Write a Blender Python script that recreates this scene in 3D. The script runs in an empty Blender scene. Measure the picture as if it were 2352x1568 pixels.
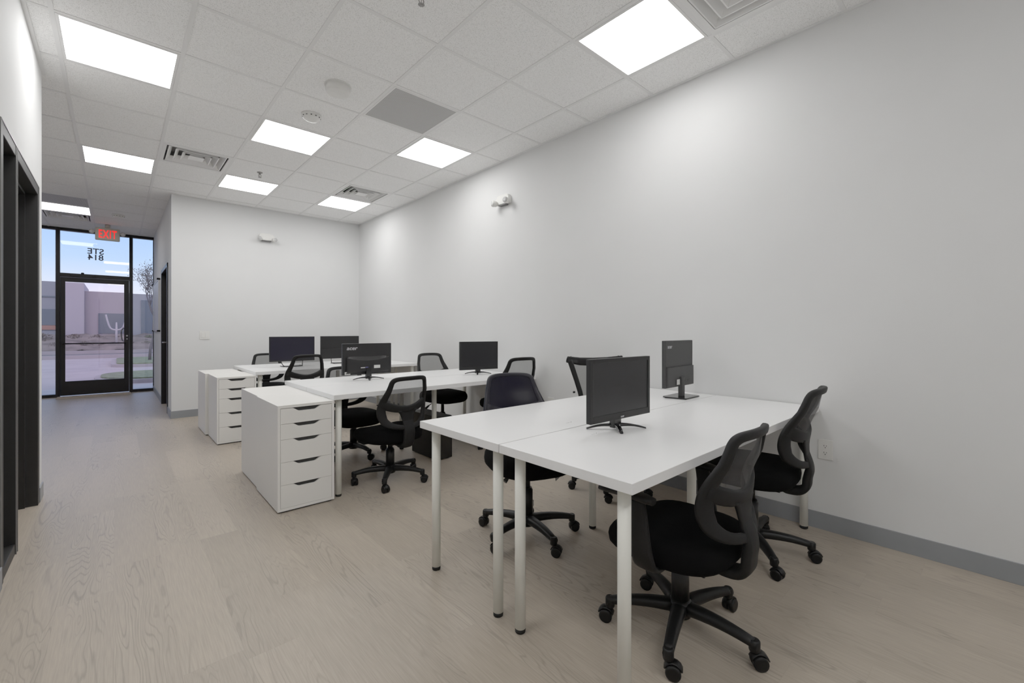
import bpy, bmesh, math, random
from mathutils import Vector, Matrix
random.seed(4)
PI = math.pi
S = bpy.context.scene
COL = S.collection

# ---------------------------------------------------------------- places (metres, camera stands over the origin)
CAM_H = 1.187
ZC = 3.031                 # underside of the ceiling grid
XR, XL = 3.14, -0.40       # right wall, left wall
YB = 7.48                  # back wall of the desk area
XH = 0.55                  # corridor wall
YG = 11.25                 # glass front
YN = -1.9                  # unseen wall behind the camera, set close for more bounce light
XF = -3.6                  # far side of the entrance area
YL = 4.61                  # end of the left wall
T = 0.6096
GX, GY = -0.2797, 3.650    # ceiling grid origin


# ---------------------------------------------------------------- materials
def mat(name, col, rough=0.5, metal=0.0, spec=0.5, emit=None, estr=0.0, coat=0.0, alpha=None):
    m = bpy.data.materials.new(name)
    m.use_nodes = True
    b = m.node_tree.nodes['Principled BSDF']
    b.inputs['Base Color'].default_value = (*col, 1)
    b.inputs['Roughness'].default_value = rough
    b.inputs['Metallic'].default_value = metal
    b.inputs['Specular IOR Level'].default_value = spec
    if coat:
        b.inputs['Coat Weight'].default_value = coat
        b.inputs['Coat Roughness'].default_value = 0.08
    if emit:
        b.inputs['Emission Color'].default_value = (*emit, 1)
        b.inputs['Emission Strength'].default_value = estr
    return m


class NT:
    def __init__(s, m):
        s.m = m
        s.nt = m.node_tree
        s.b = s.nt.nodes['Principled BSDF']

    def n(s, t, **kw):
        x = s.nt.nodes.new(t)
        for k, v in kw.items():
            setattr(x, k, v)
        return x

    def l(s, a, b):
        s.nt.links.new(a, b)

    def math(s, op, a, b=None, c=None):
        x = s.n('ShaderNodeMath', operation=op)
        for i, v in enumerate((a, b, c)):
            if v is None:
                continue
            if isinstance(v, (int, float)):
                x.inputs[i].default_value = v
            else:
                s.l(v, x.inputs[i])
        return x.outputs[0]

    def ramp(s, fac, stops):
        r = s.n('ShaderNodeValToRGB')
        e = r.color_ramp.elements
        while len(e) > 1:
            e.remove(e[-1])
        e[0].position = stops[0][0]
        e[0].color = (*stops[0][1], 1)
        for p, c in stops[1:]:
            q = e.new(p)
            q.color = (*c, 1)
        s.l(fac, r.inputs[0])
        return r.outputs[0]

    def mix(s, fac, a, b, blend='MIX'):
        x = s.n('ShaderNodeMix', data_type='RGBA', blend_type=blend)
        for k, v in ((0, fac), (6, a), (7, b)):
            if isinstance(v, (int, float)):
                x.inputs[k].default_value = v
            elif isinstance(v, tuple):
                x.inputs[k].default_value = (*v, 1)
            else:
                s.l(v, x.inputs[k])
        return x.outputs[2]

    def bump(s, h, strength=0.3, dist=0.002):
        b = s.n('ShaderNodeBump')
        b.inputs['Strength'].default_value = strength
        b.inputs['Distance'].default_value = dist
        s.l(h, b.inputs['Height'])
        s.l(b.outputs[0], s.b.inputs['Normal'])


def noisy(m, scale=200, amt=0.04, bump=0.0, bscale=None, detail=3):
    """slight tone variation and, if asked, a fine bump"""
    N = NT(m)
    tc = N.n('ShaderNodeTexCoord')
    nz = N.n('ShaderNodeTexNoise')
    nz.inputs['Scale'].default_value = scale
    nz.inputs['Detail'].default_value = detail
    N.l(tc.outputs['Object'], nz.inputs['Vector'])
    c = tuple(N.b.inputs['Base Color'].default_value)[:3]
    hi = tuple(min(1, v * (1 + amt)) for v in c)
    lo = tuple(v * (1 - amt) for v in c)
    N.l(N.ramp(nz.outputs['Fac'], [(0.3, lo), (0.7, hi)]), N.b.inputs['Base Color'])
    if bump:
        nb = N.n('ShaderNodeTexNoise')
        nb.inputs['Scale'].default_value = bscale or scale
        nb.inputs['Detail'].default_value = 4
        N.l(tc.outputs['Object'], nb.inputs['Vector'])
        N.bump(nb.outputs['Fac'], bump, 0.001)
    return m


WALLC = (0.665, 0.668, 0.668)
M = {}
M['wall'] = noisy(mat('wall_paint', WALLC, 0.75, spec=0.25), 3, 0.012)
M['wall_dark'] = mat('dark_grey_paint', (0.25, 0.24, 0.23), 0.9)  # dark grey for the slab over the ceiling
M['base'] = noisy(mat('grey_vinyl_base', (0.195, 0.205, 0.222), 0.45), 5, 0.04)
M['white_lam'] = noisy(mat('white_laminate', (0.80, 0.80, 0.80), 0.28, spec=0.5), 2, 0.01)
M['unit_white'] = noisy(mat('white_cabinet_paint', (0.76, 0.745, 0.71), 0.35), 2, 0.015)
M['unit_dark'] = mat('plinth_and_shade_black', (0.02, 0.02, 0.02), 0.9)  # near-black for the plinth and for painted shade inside the drawer units
M['leg_white'] = noisy(mat('white_leg_enamel', (0.74, 0.735, 0.67), 0.35), 4, 0.015)
M['rubber'] = mat('black_rubber', (0.005, 0.005, 0.005), 0.6, spec=.2)
M['plastic'] = noisy(mat('black_nylon', (0.0032, 0.0032, 0.0034), 0.45, spec=.2), 300, 0.1, 0.08, 500)
M['frame_pl'] = noisy(mat('charcoal_back_plastic', (0.0052, 0.0052, 0.0054), 0.6, spec=.15), 300, 0.08, 0.15, 600)
M['fabric'] = noisy(mat('black_seat_fabric', (0.0022, 0.0022, 0.0024), 0.95, spec=0.05), 700, 0.3, 0.5, 900)
M['column'] = mat('black_gas_column', (0.004, 0.004, 0.0045), 0.35, spec=.25)
M['mon'] = noisy(mat('black_monitor_shell', (0.0062, 0.0062, 0.0066), 0.45, spec=.25), 200, 0.05, 0.05, 900)
M['mon_grey'] = noisy(mat('dark_grey_monitor_shell', (0.024, 0.024, 0.0245), 0.5, spec=.3), 200, 0.05, 0.05, 900)
M['gloss'] = mat('gloss_black_plastic', (0.003, 0.003, 0.0035), 0.15, spec=.35)
M['screen'] = mat('switched_off_screen', (0.006, 0.006, 0.0072), 0.33, spec=0.3)
M['screen_navy'] = mat('navy_tinted_screen', (0.0035, 0.003, 0.0095), 0.33, spec=0.3)
M['silver'] = mat('silver_lettering', (0.45, 0.45, 0.47), 0.35)
M['sticker'] = mat('white_sticker', (0.62, 0.62, 0.60), 0.6)
M['print'] = mat('sticker_print', (0.12, 0.12, 0.12), 0.7)
M['blue'] = mat('blue_port_plug', (0.06, 0.06, 0.22), 0.4)
M['tee'] = noisy(mat('ceiling_tee_enamel', (0.78, 0.78, 0.775), 0.5), 5, 0.01)
M['vent'] = noisy(mat('vent_enamel', (0.80, 0.80, 0.79), 0.45), 5, 0.01)
M['vent_in'] = mat('vent_duct_inside', (0.18, 0.18, 0.18), 0.8)
M['wht'] = noisy(mat('white_moulded_plastic', (0.72, 0.715, 0.69), 0.4), 20, 0.02)
M['slot'] = mat('dark_slot', (0.03, 0.03, 0.03), 0.8)
M['lens'] = mat('clear_lamp_lens', (0.45, 0.45, 0.45), 0.15)
M['steel'] = mat('brushed_sprinkler_metal', (0.28, 0.27, 0.26), 0.35, 0.9)
M['bronze'] = noisy(mat('black_storefront_aluminium', (0.0035, 0.003, 0.0035), 0.4, spec=.25), 40, 0.1)
M['door_dk'] = noisy(mat('dark_grey_door_paint', (0.0095, 0.0093, 0.0093), 0.5, spec=.25), 30, 0.06)
M['door_edge'] = mat('lighter_frame_edge', (0.10, 0.097, 0.097), 0.4)  # lighter grey for the frame edge strips, hinges and lamp brackets
M['door_br'] = noisy(mat('dark_brown_door', (0.006, 0.0035, 0.0038), 0.5, spec=.25), 30, 0.1)
M['board'] = mat('grey_board_face', (0.46, 0.49, 0.56), 0.35)
M['alu'] = mat('aluminium_trim', (0.5, 0.5, 0.52), 0.35, 0.6)
M['mat'] = noisy(mat('beige_doormat', (0.36, 0.29, 0.23), 0.95), 60, 0.15, 0.4, 300)
M['exit_body'] = mat('exit_sign_housing', (0.42, 0.40, 0.33), 0.5)
M['exit_red'] = mat('exit_red_letters', (0.5, 0.004, 0.003), 0.5, emit=(1.0, 0.006, 0.004), estr=.62)
M['decal'] = mat('dark_blue_vinyl_letter', (0.02, 0.025, 0.06), 0.5)
M['light'] = mat('led_diffuser', (0.9, 0.9, 0.9), 0.5, emit=(1.0, 0.992, 0.975), estr=7.0)
M['light_front'] = mat('led_diffuser_entrance', (0.9, 0.9, 0.9), 0.5, emit=(1.0, 0.97, 0.95), estr=4.0)
M['navy'] = mat('navy_back_cover', (0.0026, 0.0022, 0.0072), 0.3, spec=0.16)
M['navy_edge'] = mat('navy_edge_plastic', (0.008, 0.0075, 0.012), 0.35, spec=.2)
M['tag'] = mat('grey_paper_tag', (0.14, 0.14, 0.14), 0.8)
M['scuff'] = mat('faint_grey_scuff', (0.36, 0.36, 0.35), 0.8)


def mesh_fabric(name, col, fac):
    m = bpy.data.materials.new(name)
    m.use_nodes = True
    nt = m.node_tree
    b = nt.nodes['Principled BSDF']
    b.inputs['Base Color'].default_value = (*col, 1)
    b.inputs['Roughness'].default_value = 0.8
    tc = nt.nodes.new('ShaderNodeTexCoord')
    wv = nt.nodes.new('ShaderNodeTexNoise')
    wv.inputs['Scale'].default_value = 900
    nt.links.new(tc.outputs['Object'], wv.inputs['Vector'])
    mr = nt.nodes.new('ShaderNodeMapRange')
    mr.inputs['From Min'].default_value = 0.3
    mr.inputs['From Max'].default_value = 0.7
    mr.inputs['To Min'].default_value = fac - 0.08
    mr.inputs['To Max'].default_value = fac + 0.08
    nt.links.new(wv.outputs['Fac'], mr.inputs['Value'])
    tr = nt.nodes.new('ShaderNodeBsdfTransparent')
    mx = nt.nodes.new('ShaderNodeMixShader')
    nt.links.new(mr.outputs[0], mx.inputs[0])
    nt.links.new(tr.outputs[0], mx.inputs[1])
    nt.links.new(b.outputs[0], mx.inputs[2])
    nt.links.new(mx.outputs[0], nt.nodes['Material Output'].inputs[0])
    return m


M['meshf'] = mesh_fabric('black_see_through_mesh', (0.03, 0.03, 0.031), 0.60)


def glass(name, tint, refl=1.0):
    m = bpy.data.materials.new(name)
    m.use_nodes = True
    nt = m.node_tree
    nt.nodes.remove(nt.nodes['Principled BSDF'])
    tr = nt.nodes.new('ShaderNodeBsdfTransparent')
    tr.inputs[0].default_value = (*tint, 1)
    gl = nt.nodes.new('ShaderNodeBsdfGlossy')
    gl.inputs['Roughness'].default_value = 0.02
    fr = nt.nodes.new('ShaderNodeFresnel')
    fr.inputs[0].default_value = 1.5
    mu = nt.nodes.new('ShaderNodeMath')
    mu.operation = 'MULTIPLY'
    mu.inputs[1].default_value = refl
    nt.links.new(fr.outputs[0], mu.inputs[0])
    mx = nt.nodes.new('ShaderNodeMixShader')
    nt.links.new(mu.outputs[0], mx.inputs[0])
    nt.links.new(tr.outputs[0], mx.inputs[1])
    nt.links.new(gl.outputs[0], mx.inputs[2])
    nt.links.new(mx.outputs[0], nt.nodes['Material Output'].inputs[0])
    return m


M['glass'] = glass('storefront_glass', (0.90, 0.90, 0.93), 1.0)
M['glass_door'] = glass('door_glass', (0.93, 0.87, 0.92), 1.3)
M['glass_dk'] = glass('sidelight_glass', (0.35, 0.35, 0.36), 1.0)


def floor_mat():
    m = mat('grey_oak_vinyl_planks', (0.3, 0.27, 0.24), 0.42, spec=0.35)
    N = NT(m)
    geo = N.n('ShaderNodeNewGeometry')
    sp = N.n('ShaderNodeSeparateXYZ')
    N.l(geo.outputs['Position'], sp.inputs[0])
    W, L = 0.182, 1.22
    xs = N.math('DIVIDE', N.math('ADD', sp.outputs[0], 20.03), W)
    ix = N.math('FLOOR', xs)
    fx = N.math('FRACT', xs)
    wn = N.n('ShaderNodeTexWhiteNoise', noise_dimensions='1D')
    N.l(ix, wn.inputs['W'])
    ys = N.math('ADD', N.math('DIVIDE', N.math('ADD', sp.outputs[1], 20.0), L), wn.outputs['Value'])
    iy = N.math('FLOOR', ys)
    fy = N.math('FRACT', ys)
    pid = N.math('ADD', N.math('MULTIPLY', ix, 17.31), N.math('MULTIPLY', iy, 5.77))
    wp = N.n('ShaderNodeTexWhiteNoise', noise_dimensions='1D')
    N.l(pid, wp.inputs['W'])
    rnd = wp.outputs['Value']
    # per plank offset of the grain field
    cmb = N.n('ShaderNodeCombineXYZ')
    N.l(N.math('ADD', sp.outputs[0], N.math('MULTIPLY', rnd, 37.0)), cmb.inputs[0])
    N.l(N.math('ADD', N.math('MULTIPLY', sp.outputs[1], 0.10), N.math('MULTIPLY', rnd, 11.0)), cmb.inputs[1])
    N.l(rnd, cmb.inputs[2])
    big = N.n('ShaderNodeTexNoise')
    big.inputs['Scale'].default_value = 8.0
    big.inputs['Detail'].default_value = 2.6
    big.inputs['Roughness'].default_value = 0.42
    big.inputs['Distortion'].default_value = 0.25
    N.l(cmb.outputs[0], big.inputs['Vector'])
    pp = N.math('PINGPONG', N.math('MULTIPLY', big.outputs['Fac'], 27.0), 0.5)
    lm = N.n('ShaderNodeMapRange', interpolation_type='SMOOTHSTEP')
    lm.inputs['From Min'].default_value = 0.30
    lm.inputs['From Max'].default_value = 0.50
    N.l(pp, lm.inputs['Value'])
    rings = lm.outputs[0]
    msk = N.n('ShaderNodeTexNoise')
    msk.inputs['Scale'].default_value = 4.5
    msk.inputs['Detail'].default_value = 2
    N.l(cmb.outputs[0], msk.inputs['Vector'])
    mk = N.n('ShaderNodeMapRange', interpolation_type='SMOOTHSTEP')
    mk.inputs['From Min'].default_value = 0.40
    mk.inputs['From Max'].default_value = 0.62
    N.l(msk.outputs['Fac'], mk.inputs['Value'])
    c2 = N.n('ShaderNodeCombineXYZ')
    N.l(N.math('MULTIPLY', sp.outputs[0], 1.0), c2.inputs[0])
    N.l(N.math('MULTIPLY', sp.outputs[1], 0.035), c2.inputs[1])
    N.l(rnd, c2.inputs[2])
    fib = N.n('ShaderNodeTexNoise')
    fib.inputs['Scale'].default_value = 230
    fib.inputs['Detail'].default_value = 3
    N.l(c2.outputs[0], fib.inputs['Vector'])
    base = N.ramp(rnd, [(0.0, (0.345, 0.288, 0.227)), (0.5, (0.355, 0.297, 0.235)), (1.0, (0.366, 0.307, 0.243))])
    rm = N.math('MULTIPLY', N.math('MULTIPLY', rings, mk.outputs[0]), 0.62)
    col = N.mix(rm, base, (0.185, 0.158, 0.130))
    fm = N.ramp(fib.outputs['Fac'], [(0.3, (0.86, 0.86, 0.86)), (0.7, (1.09, 1.09, 1.09))])
    col = N.mix(1.0, col, fm, 'MULTIPLY')
    soft = N.n('ShaderNodeTexNoise')
    soft.inputs['Scale'].default_value = 2.2
    soft.inputs['Detail'].default_value = 2
    N.l(cmb.outputs[0], soft.inputs['Vector'])
    sm = N.ramp(soft.outputs['Fac'], [(0.3, (0.90, 0.90, 0.90)), (0.7, (1.07, 1.07, 1.07))])
    col = N.mix(1.0, col, sm, 'MULTIPLY')
    # fine seams
    ex = N.math('MINIMUM', fx, N.math('SUBTRACT', 1.0, fx))
    ey = N.math('MULTIPLY', N.math('MINIMUM', fy, N.math('SUBTRACT', 1.0, fy)), L / W)
    e = N.math('MINIMUM', ex, ey)
    em = N.n('ShaderNodeMapRange')
    em.inputs['From Min'].default_value = 0.002
    em.inputs['From Max'].default_value = 0.010
    em.inputs['To Min'].default_value = 0.13
    em.inputs['To Max'].default_value = 0.0
    N.l(e, em.inputs['Value'])
    col = N.mix(em.outputs[0], col, (0.15, 0.125, 0.105))
    N.l(col, N.b.inputs['Base Color'])
    h = N.math('SUBTRACT', N.math('MULTIPLY', fib.outputs['Fac'], 0.6), N.math('MULTIPLY', rm, 1.0))
    N.bump(h, 0.18, 0.0015)
    rr = N.n('ShaderNodeMapRange')
    rr.inputs['To Min'].default_value = 0.34
    rr.inputs['To Max'].default_value = 0.50
    N.l(fib.outputs['Fac'], rr.inputs['Value'])
    N.l(rr.outputs[0], N.b.inputs['Roughness'])
    return m


M['floor'] = floor_mat()


def tile_mat():
    m = mat('fissured_ceiling_tile', (0.8, 0.8, 0.78), 0.9, spec=0.1)
    N = NT(m)
    geo = N.n('ShaderNodeNewGeometry')
    v = N.n('ShaderNodeTexVoronoi')
    v.inputs['Scale'].default_value = 120
    v.inputs['Randomness'].default_value = 1.0
    N.l(geo.outputs['Position'], v.inputs['Vector'])
    n = N.n('ShaderNodeTexNoise')
    n.inputs['Scale'].default_value = 240
    n.inputs['Detail'].default_value = 3
    N.l(geo.outputs['Position'], n.inputs['Vector'])
    a = N.ramp(n.outputs['Fac'], [(0.33, (0.60, 0.60, 0.59)), (0.46, (0.91, 0.91, 0.905)), (0.7, (0.94, 0.94, 0.935))])
    sp = N.n('ShaderNodeMapRange')
    sp.inputs['From Min'].default_value = 0.05
    sp.inputs['From Max'].default_value = 0.22
    sp.inputs['To Min'].default_value = 0.45
    sp.inputs['To Max'].default_value = 0.0
    N.l(v.outputs['Distance'], sp.inputs['Value'])
    N.l(N.mix(sp.outputs[0], a, (0.48, 0.48, 0.47)), N.b.inputs['Base Color'])
    N.bump(n.outputs['Fac'], 0.35, 0.002)
    return m


M['tile'] = tile_mat()


def perf_mat():
    m = mat('perforated_grille', (0.3, 0.3, 0.3), 0.6)
    N = NT(m)
    geo = N.n('ShaderNodeNewGeometry')
    sp = N.n('ShaderNodeSeparateXYZ')
    N.l(geo.outputs['Position'], sp.inputs[0])
    d = []
    for k in (0, 1):
        f = N.math('FRACT', N.math('MULTIPLY', sp.outputs[k], 95.0))
        f = N.math('SUBTRACT', f, 0.5)
        d.append(N.math('MULTIPLY', f, f))
    r = N.math('SQRT', N.math('ADD', d[0], d[1]))
    mr = N.n('ShaderNodeMapRange')
    mr.inputs['From Min'].default_value = 0.33
    mr.inputs['From Max'].default_value = 0.40
    N.l(r, mr.inputs['Value'])
    N.l(N.mix(mr.outputs[0], (0.16, 0.16, 0.16), (0.56, 0.56, 0.555)), N.b.inputs['Base Color'])
    return m


M['perf'] = perf_mat()


# ---------------------------------------------------------------- geometry helpers
def box(bm, x0, x1, y0, y1, z0, z1, bev=0.0, mi=0, mtx=None):
    r = bmesh.ops.create_cube(bm, size=1.0)
    vs = r['verts']
    for v in vs:
        v.co = Vector((x0 + (v.co.x + .5) * (x1 - x0), y0 + (v.co.y + .5) * (y1 - y0), z0 + (v.co.z + .5) * (z1 - z0)))
    fs = set(f for v in vs for f in v.link_faces)
    if bev > 0:
        es = list(set(e for v in vs for e in v.link_edges))
        q = bmesh.ops.bevel(bm, geom=es, offset=bev, segments=2, affect='EDGES', profile=0.6)
        fs = set(f for f in fs if f.is_valid) | set(q['faces'])
        vs = list(set(v for f in fs for v in f.verts))
    for f in fs:
        f.material_index = mi
    if mtx is not None:
        for v in vs:
            v.co = mtx @ v.co
    return vs


def lathe(bm, prof, seg=24, mtx=None, mi=0, cap=True):
    rings = []
    for r, z in prof:
        ring = []
        for i in range(seg):
            a = 2 * PI * i / seg
            c = Vector((r * math.cos(a), r * math.sin(a), z))
            if mtx is not None:
                c = mtx @ c
            ring.append(bm.verts.new(c))
        rings.append(ring)
    for a, b in zip(rings[:-1], rings[1:]):
        for i in range(seg):
            f = bm.faces.new((a[i], a[(i + 1) % seg], b[(i + 1) % seg], b[i]))
            f.material_index = mi
            f.smooth = True
    if cap:
        for ring in (rings[0], rings[-1]):
            try:
                f = bm.faces.new(ring)
                f.material_index = mi
            except ValueError:
                pass


def sweep(bm, cs, us, ns, hw, ht, seg=10, closed=False, mi=0, power=0.75):
    """superellipse section swept along cs; us = in-plane side vector, ns = normal; hw, ht = half sizes"""
    rings = []
    for c, u, n, w, t in zip(cs, us, ns, hw, ht):
        ring = []
        for k in range(seg):
            a = 2 * PI * k / seg
            ca, sa = math.cos(a), math.sin(a)
            ca = math.copysign(abs(ca) ** power, ca)
            sa = math.copysign(abs(sa) ** power, sa)
            ring.append(bm.verts.new(c + u * (w * ca) + n * (t * sa)))
        rings.append(ring)
    m = len(rings)
    for i in range(m if closed else m - 1):
        a, b = rings[i], rings[(i + 1) % m]
        for k in range(seg):
            f = bm.faces.new((a[k], a[(k + 1) % seg], b[(k + 1) % seg], b[k]))
            f.smooth = True
            f.material_index = mi
    if not closed:
        for r in (rings[0], rings[-1]):
            f = bm.faces.new(r)
            f.material_index = mi


def tube(bm, pts, r, seg=8, mi=0):
    pts = [Vector(p) for p in pts]
    rs = r if isinstance(r, (list, tuple)) else [r] * len(pts)
    us, ns = [], []
    for i in range(len(pts)):
        t = (pts[min(i + 1, len(pts) - 1)] - pts[max(i - 1, 0)]).normalized()
        ref = Vector((0, 0, 1)) if abs(t.z) < 0.9 else Vector((1, 0, 0))
        u = t.cross(ref).normalized()
        us.append(u)
        ns.append(u.cross(t).normalized())
    sweep(bm, pts, us, ns, rs, rs, seg, mi=mi, power=1.0)


def catmull(P, n=8, closed=False):
    out = []
    m = len(P)
    P = [Vector(p) for p in P]
    rng = range(m) if closed else range(m - 1)
    for i in rng:
        if closed:
            a, b, c, d = P[(i - 1) % m], P[i], P[(i + 1) % m], P[(i + 2) % m]
        else:
            a, b, c, d = P[max(i - 1, 0)], P[i], P[i + 1], P[min(i + 2, m - 1)]
        for k in range(n):
            t = k / n
            out.append(0.5 * ((2 * b) + (c - a) * t + (2 * a - 5 * b + 4 * c - d) * t * t + (3 * b - a - 3 * c + d) * t ** 3))
    if not closed:
        out.append(P[-1])
    return out


def prism(bm, poly, axis_fn, d0, d1, mi=0):
    """poly of 2D points extruded between depths; axis_fn(a, b, d) -> Vector"""
    A = [bm.verts.new(axis_fn(a, b, d0)) for a, b in poly]
    B = [bm.verts.new(axis_fn(a, b, d1)) for a, b in poly]
    n = len(poly)
    fa = bm.faces.new(A)
    fb = bm.faces.new(list(reversed(B)))
    fa.material_index = fb.material_index = mi
    for i in range(n):
        f = bm.faces.new((A[i], B[i], B[(i + 1) % n], A[(i + 1) % n]))
        f.material_index = mi


def obj(name, bm, mats, parent=None, loc=None, smooth=None, **props):
    bmesh.ops.recalc_face_normals(bm, faces=bm.faces[:])
    me = bpy.data.meshes.new(name)
    bm.to_mesh(me)
    bm.free()
    if not isinstance(mats, (list, tuple)):
        mats = [mats]
    for m_ in mats:
        me.materials.append(m_)
    o = bpy.data.objects.new(name, me)
    COL.objects.link(o)
    if smooth is True:
        for p in me.polygons:
            p.use_smooth = True
    if loc is not None:
        o.location = loc
    if parent is not None:
        o.parent = parent
    for k, v in props.items():
        o[k] = v
    return o


def B():
    return bmesh.new()


def thing(name, label, cat, loc=(0, 0, 0), rz=0.0, group=None):
    o = bpy.data.objects.new(name, None)
    COL.objects.link(o)
    o.empty_display_size = 0.1
    o.location = loc
    o.rotation_euler = (0, 0, rz)
    o['label'] = label
    o['category'] = cat
    if group:
        o['group'] = group
    return o


def text_mesh(s, size, extrude=0.0004, bold=0.0, shear=0.0):
    cu = bpy.data.curves.new('lettering', 'FONT')
    cu.body = s
    cu.size = size
    cu.extrude = extrude
    cu.offset = bold
    cu.shear = shear
    cu.space_line = .78
    cu.space_character = 1.15 if s == 'EXIT' else 1.0
    cu.align_x = 'CENTER'
    cu.align_y = 'CENTER'
    o = bpy.data.objects.new('lettering_tmp', cu)
    COL.objects.link(o)
    dg = bpy.context.evaluated_depsgraph_get()
    dg.update()
    me = bpy.data.meshes.new_from_object(o.evaluated_get(dg))
    bpy.data.objects.remove(o)
    return me


def text_obj(name, s, size, m, loc, rot, parent=None, bold=0.0, extrude=0.0004, sx=1.0, shear=0.0):
    me = text_mesh(s, size, extrude, bold, shear)
    me.materials.clear()
    me.materials.append(m)
    o = bpy.data.objects.new(name, me)
    COL.objects.link(o)
    o.location = loc
    o.rotation_euler = rot
    o.scale = (sx, 1, 1)
    if parent:
        o.parent = parent
    return o


def struct(name, bm, mats, **kw):
    return obj(name, bm, mats, kind='structure', **kw)


# ---------------------------------------------------------------- room shell
b = B(); box(b, XF - .15, XR + .15, YN - .15, YG + .06, -.12, 0); struct('floor', b, M['floor'])
b = B(); box(b, XR, XR + .12, YN, YG, 0, ZC + .25); struct('wall_right', b, M['wall'])
b = B(); box(b, XH + .12, XR, YB, YB + .12, 0, ZC + .25); struct('wall_back', b, M['wall'])
# corridor wall with the opening of the door in it
DY0, DY1, DZ = 8.02, 9.10, 2.12
b = B()
box(b, XH, XH + .12, YB, DY0, 0, ZC + .25)
box(b, XH, XH + .12, DY1, YG, 0, ZC + .25)
box(b, XH, XH + .12, DY0, DY1, DZ, ZC + .25)
struct('wall_corridor', b, M['wall'])
b = B(); box(b, XF - .12, XR + .12, YN - .12, YN, 0, ZC + .25); struct('wall_rear', b, M['wall'])
# left wall with the wide opening (sidelight + doorway)
LY0, LYM, LY1, LZ = 3.13, 3.52, 4.385, 2.125
b = B()
box(b, XL - .14, XL, YN, LY0, 0, ZC + .25)
box(b, XL - .14, XL, LY1, YL, 0, ZC + .25)
box(b, XL - .14, XL, LY0, LY1, LZ, ZC + .25)
struct('wall_left', b, M['wall'])
b = B(); box(b, XF, XL - .14, YL - .12, YL, 0, ZC + .25); struct('wall_entrance', b, M['wall'])
b = B(); box(b, XF - .12, XF, YN, YG, 0, ZC + .25); struct('wall_far_left', b, M['wall'])
b = B(); box(b, XF - .2, XR + .2, YN - .2, YG + .1, ZC + .25, ZC + .4); struct('roof_light_block', b, M['wall_dark'])  # unseen slab over the ceiling, added to block light from above

# ceiling: tee grid and lay-in tiles, with real openings where lights and vents sit
lights = {(0, 0): 1, (0, 4): 1, (2, 1): 1, (2, 4): 1, (4, 0): 1, (4, 4): 1, (4, -4): 1, (-1, 9): 2, (0, -4): 1, (2, -8): 1, (0, -8): 1, (-4, 9): 2}
vents = [(1, 3), (4, 3), (4, -5), (-1, 10)]
grilles = [(3, -1), (-1, 8)]
skip = set(lights) | set(vents) | set(grilles)
b = B()
i0, i1 = -6, 6
j0, j1 = -12, 13
for i in range(i0, i1):
    for j in range(j0, j1):
        if (i, j) in skip:
            continue
        x0, x1 = GX + i * T, GX + (i + 1) * T
        y0, y1 = GY + j * T, GY + (j + 1) * T
        x0, x1, y0, y1 = max(x0, XF), min(x1, XR), max(y0, YN), min(y1, YG)
        if x1 <= x0 or y1 <= y0:
            continue
        box(b, x0 + .001, x1 - .001, y0 + .001, y1 - .001, ZC + .004, ZC + .02, mi=0)
for i in range(i0, i1 + 1):
    x = GX + i * T
    if XF < x < XR:
        box(b, x - .012, x + .012, YN, YG, ZC, ZC + .0035, mi=1)
for j in range(j0, j1 + 1):
    y = GY + j * T
    if YN < y < YG:
        box(b, XF, XR, y - .012, y + .012, ZC + .0003, ZC + .0037, mi=1)
box(b, XR - .022, XR, YN, YG, ZC - .0005, ZC + .003, mi=1)
box(b, XL, XL + .022, YN, YL, ZC - .0005, ZC + .003, mi=1)
box(b, XH + .0, XR, YB - .022, YB, ZC - .0004, ZC + .0031, mi=1)
struct('ceiling', b, [M['tile'], M['tee']])

# baseboards: 10 cm vinyl cove base
def baseboard(name, segs):
    b = B()
    for (x0, x1, y0, y1) in segs:
        box(b, x0, x1, y0, y1, 0.0, .10, bev=.002)
    struct(name, b, M['base'])
baseboard('baseboard_right', [(XR - .009, XR, YN, YB)])
baseboard('baseboard_back', [(XH - .009, XR - .01, YB - .009, YB)])
baseboard('baseboard_corridor', [(XH - .009, XH, YB, DY0 - .05), (XH - .009, XH, DY1 + .05, YG - .03)])
baseboard('baseboard_left', [(XL, XL + .009, YN, LY0 - .055), (XL, XL + .009, LY1 + .055, YL + .009)])
baseboard('baseboard_entrance', [(XF, XL, YL, YL + .009)])
baseboard('baseboard_rear', [(XF, XR - .01, YN, YN + .009)])

# left doorway: dark steel frame with a sidelight, open leaf inside
b = B()
x0, x1 = XL - .15, XL + .004
for (ya, yb) in ((LY0 - .05, LY0 + .012), (LYM - .022, LYM + .022), (LY1 - .012, LY1 + .045)):
    box(b, x0, x1, ya, yb, 0, LZ + .05, bev=.003)
box(b, x0, x1 - .001, LY0 - .05, LY1 + .05, LZ - .012, LZ + .05, bev=.003)
box(b, x0 + .04, x1 - .004, LY0, LYM, 0.0, .055, bev=.003)
# stops inside the opening
box(b, XL - .10, XL - .055, LY1 - .03, LY1 - .011, 0, LZ - .012)
box(b, XL - .10, XL - .055, LYM + .02, LY1 - .02, LZ - .03, LZ - .012)
fr = struct('door_1', b, M['door_dk'])
b = B()
for yy in (LY0 - .047, LYM + .019, LYM - .022, LY1 + .043):
    box(b, x1 - .002, x1 + .0015, yy - .003, yy + .003, 0, LZ + .047)
box(b, x1 - .002, x1 + .0015, LY0 - .047, LY1 + .047, LZ + .043, LZ + .049)
obj('frame_edge', b, M['door_edge'], fr)
b = B(); box(b, XL - .085, XL - .079, LY0 + .01, LYM - .02, .05, LZ - .01); obj('sidelight_glass', b, M['glass_dk'], fr)
b = B(); box(b, XL - 1.04, XL - .155, LY1 - .075, LY1 - .03, .008, LZ - .02, bev=.003); obj('door_leaf', b, M['door_dk'], fr)
b = B()
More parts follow.
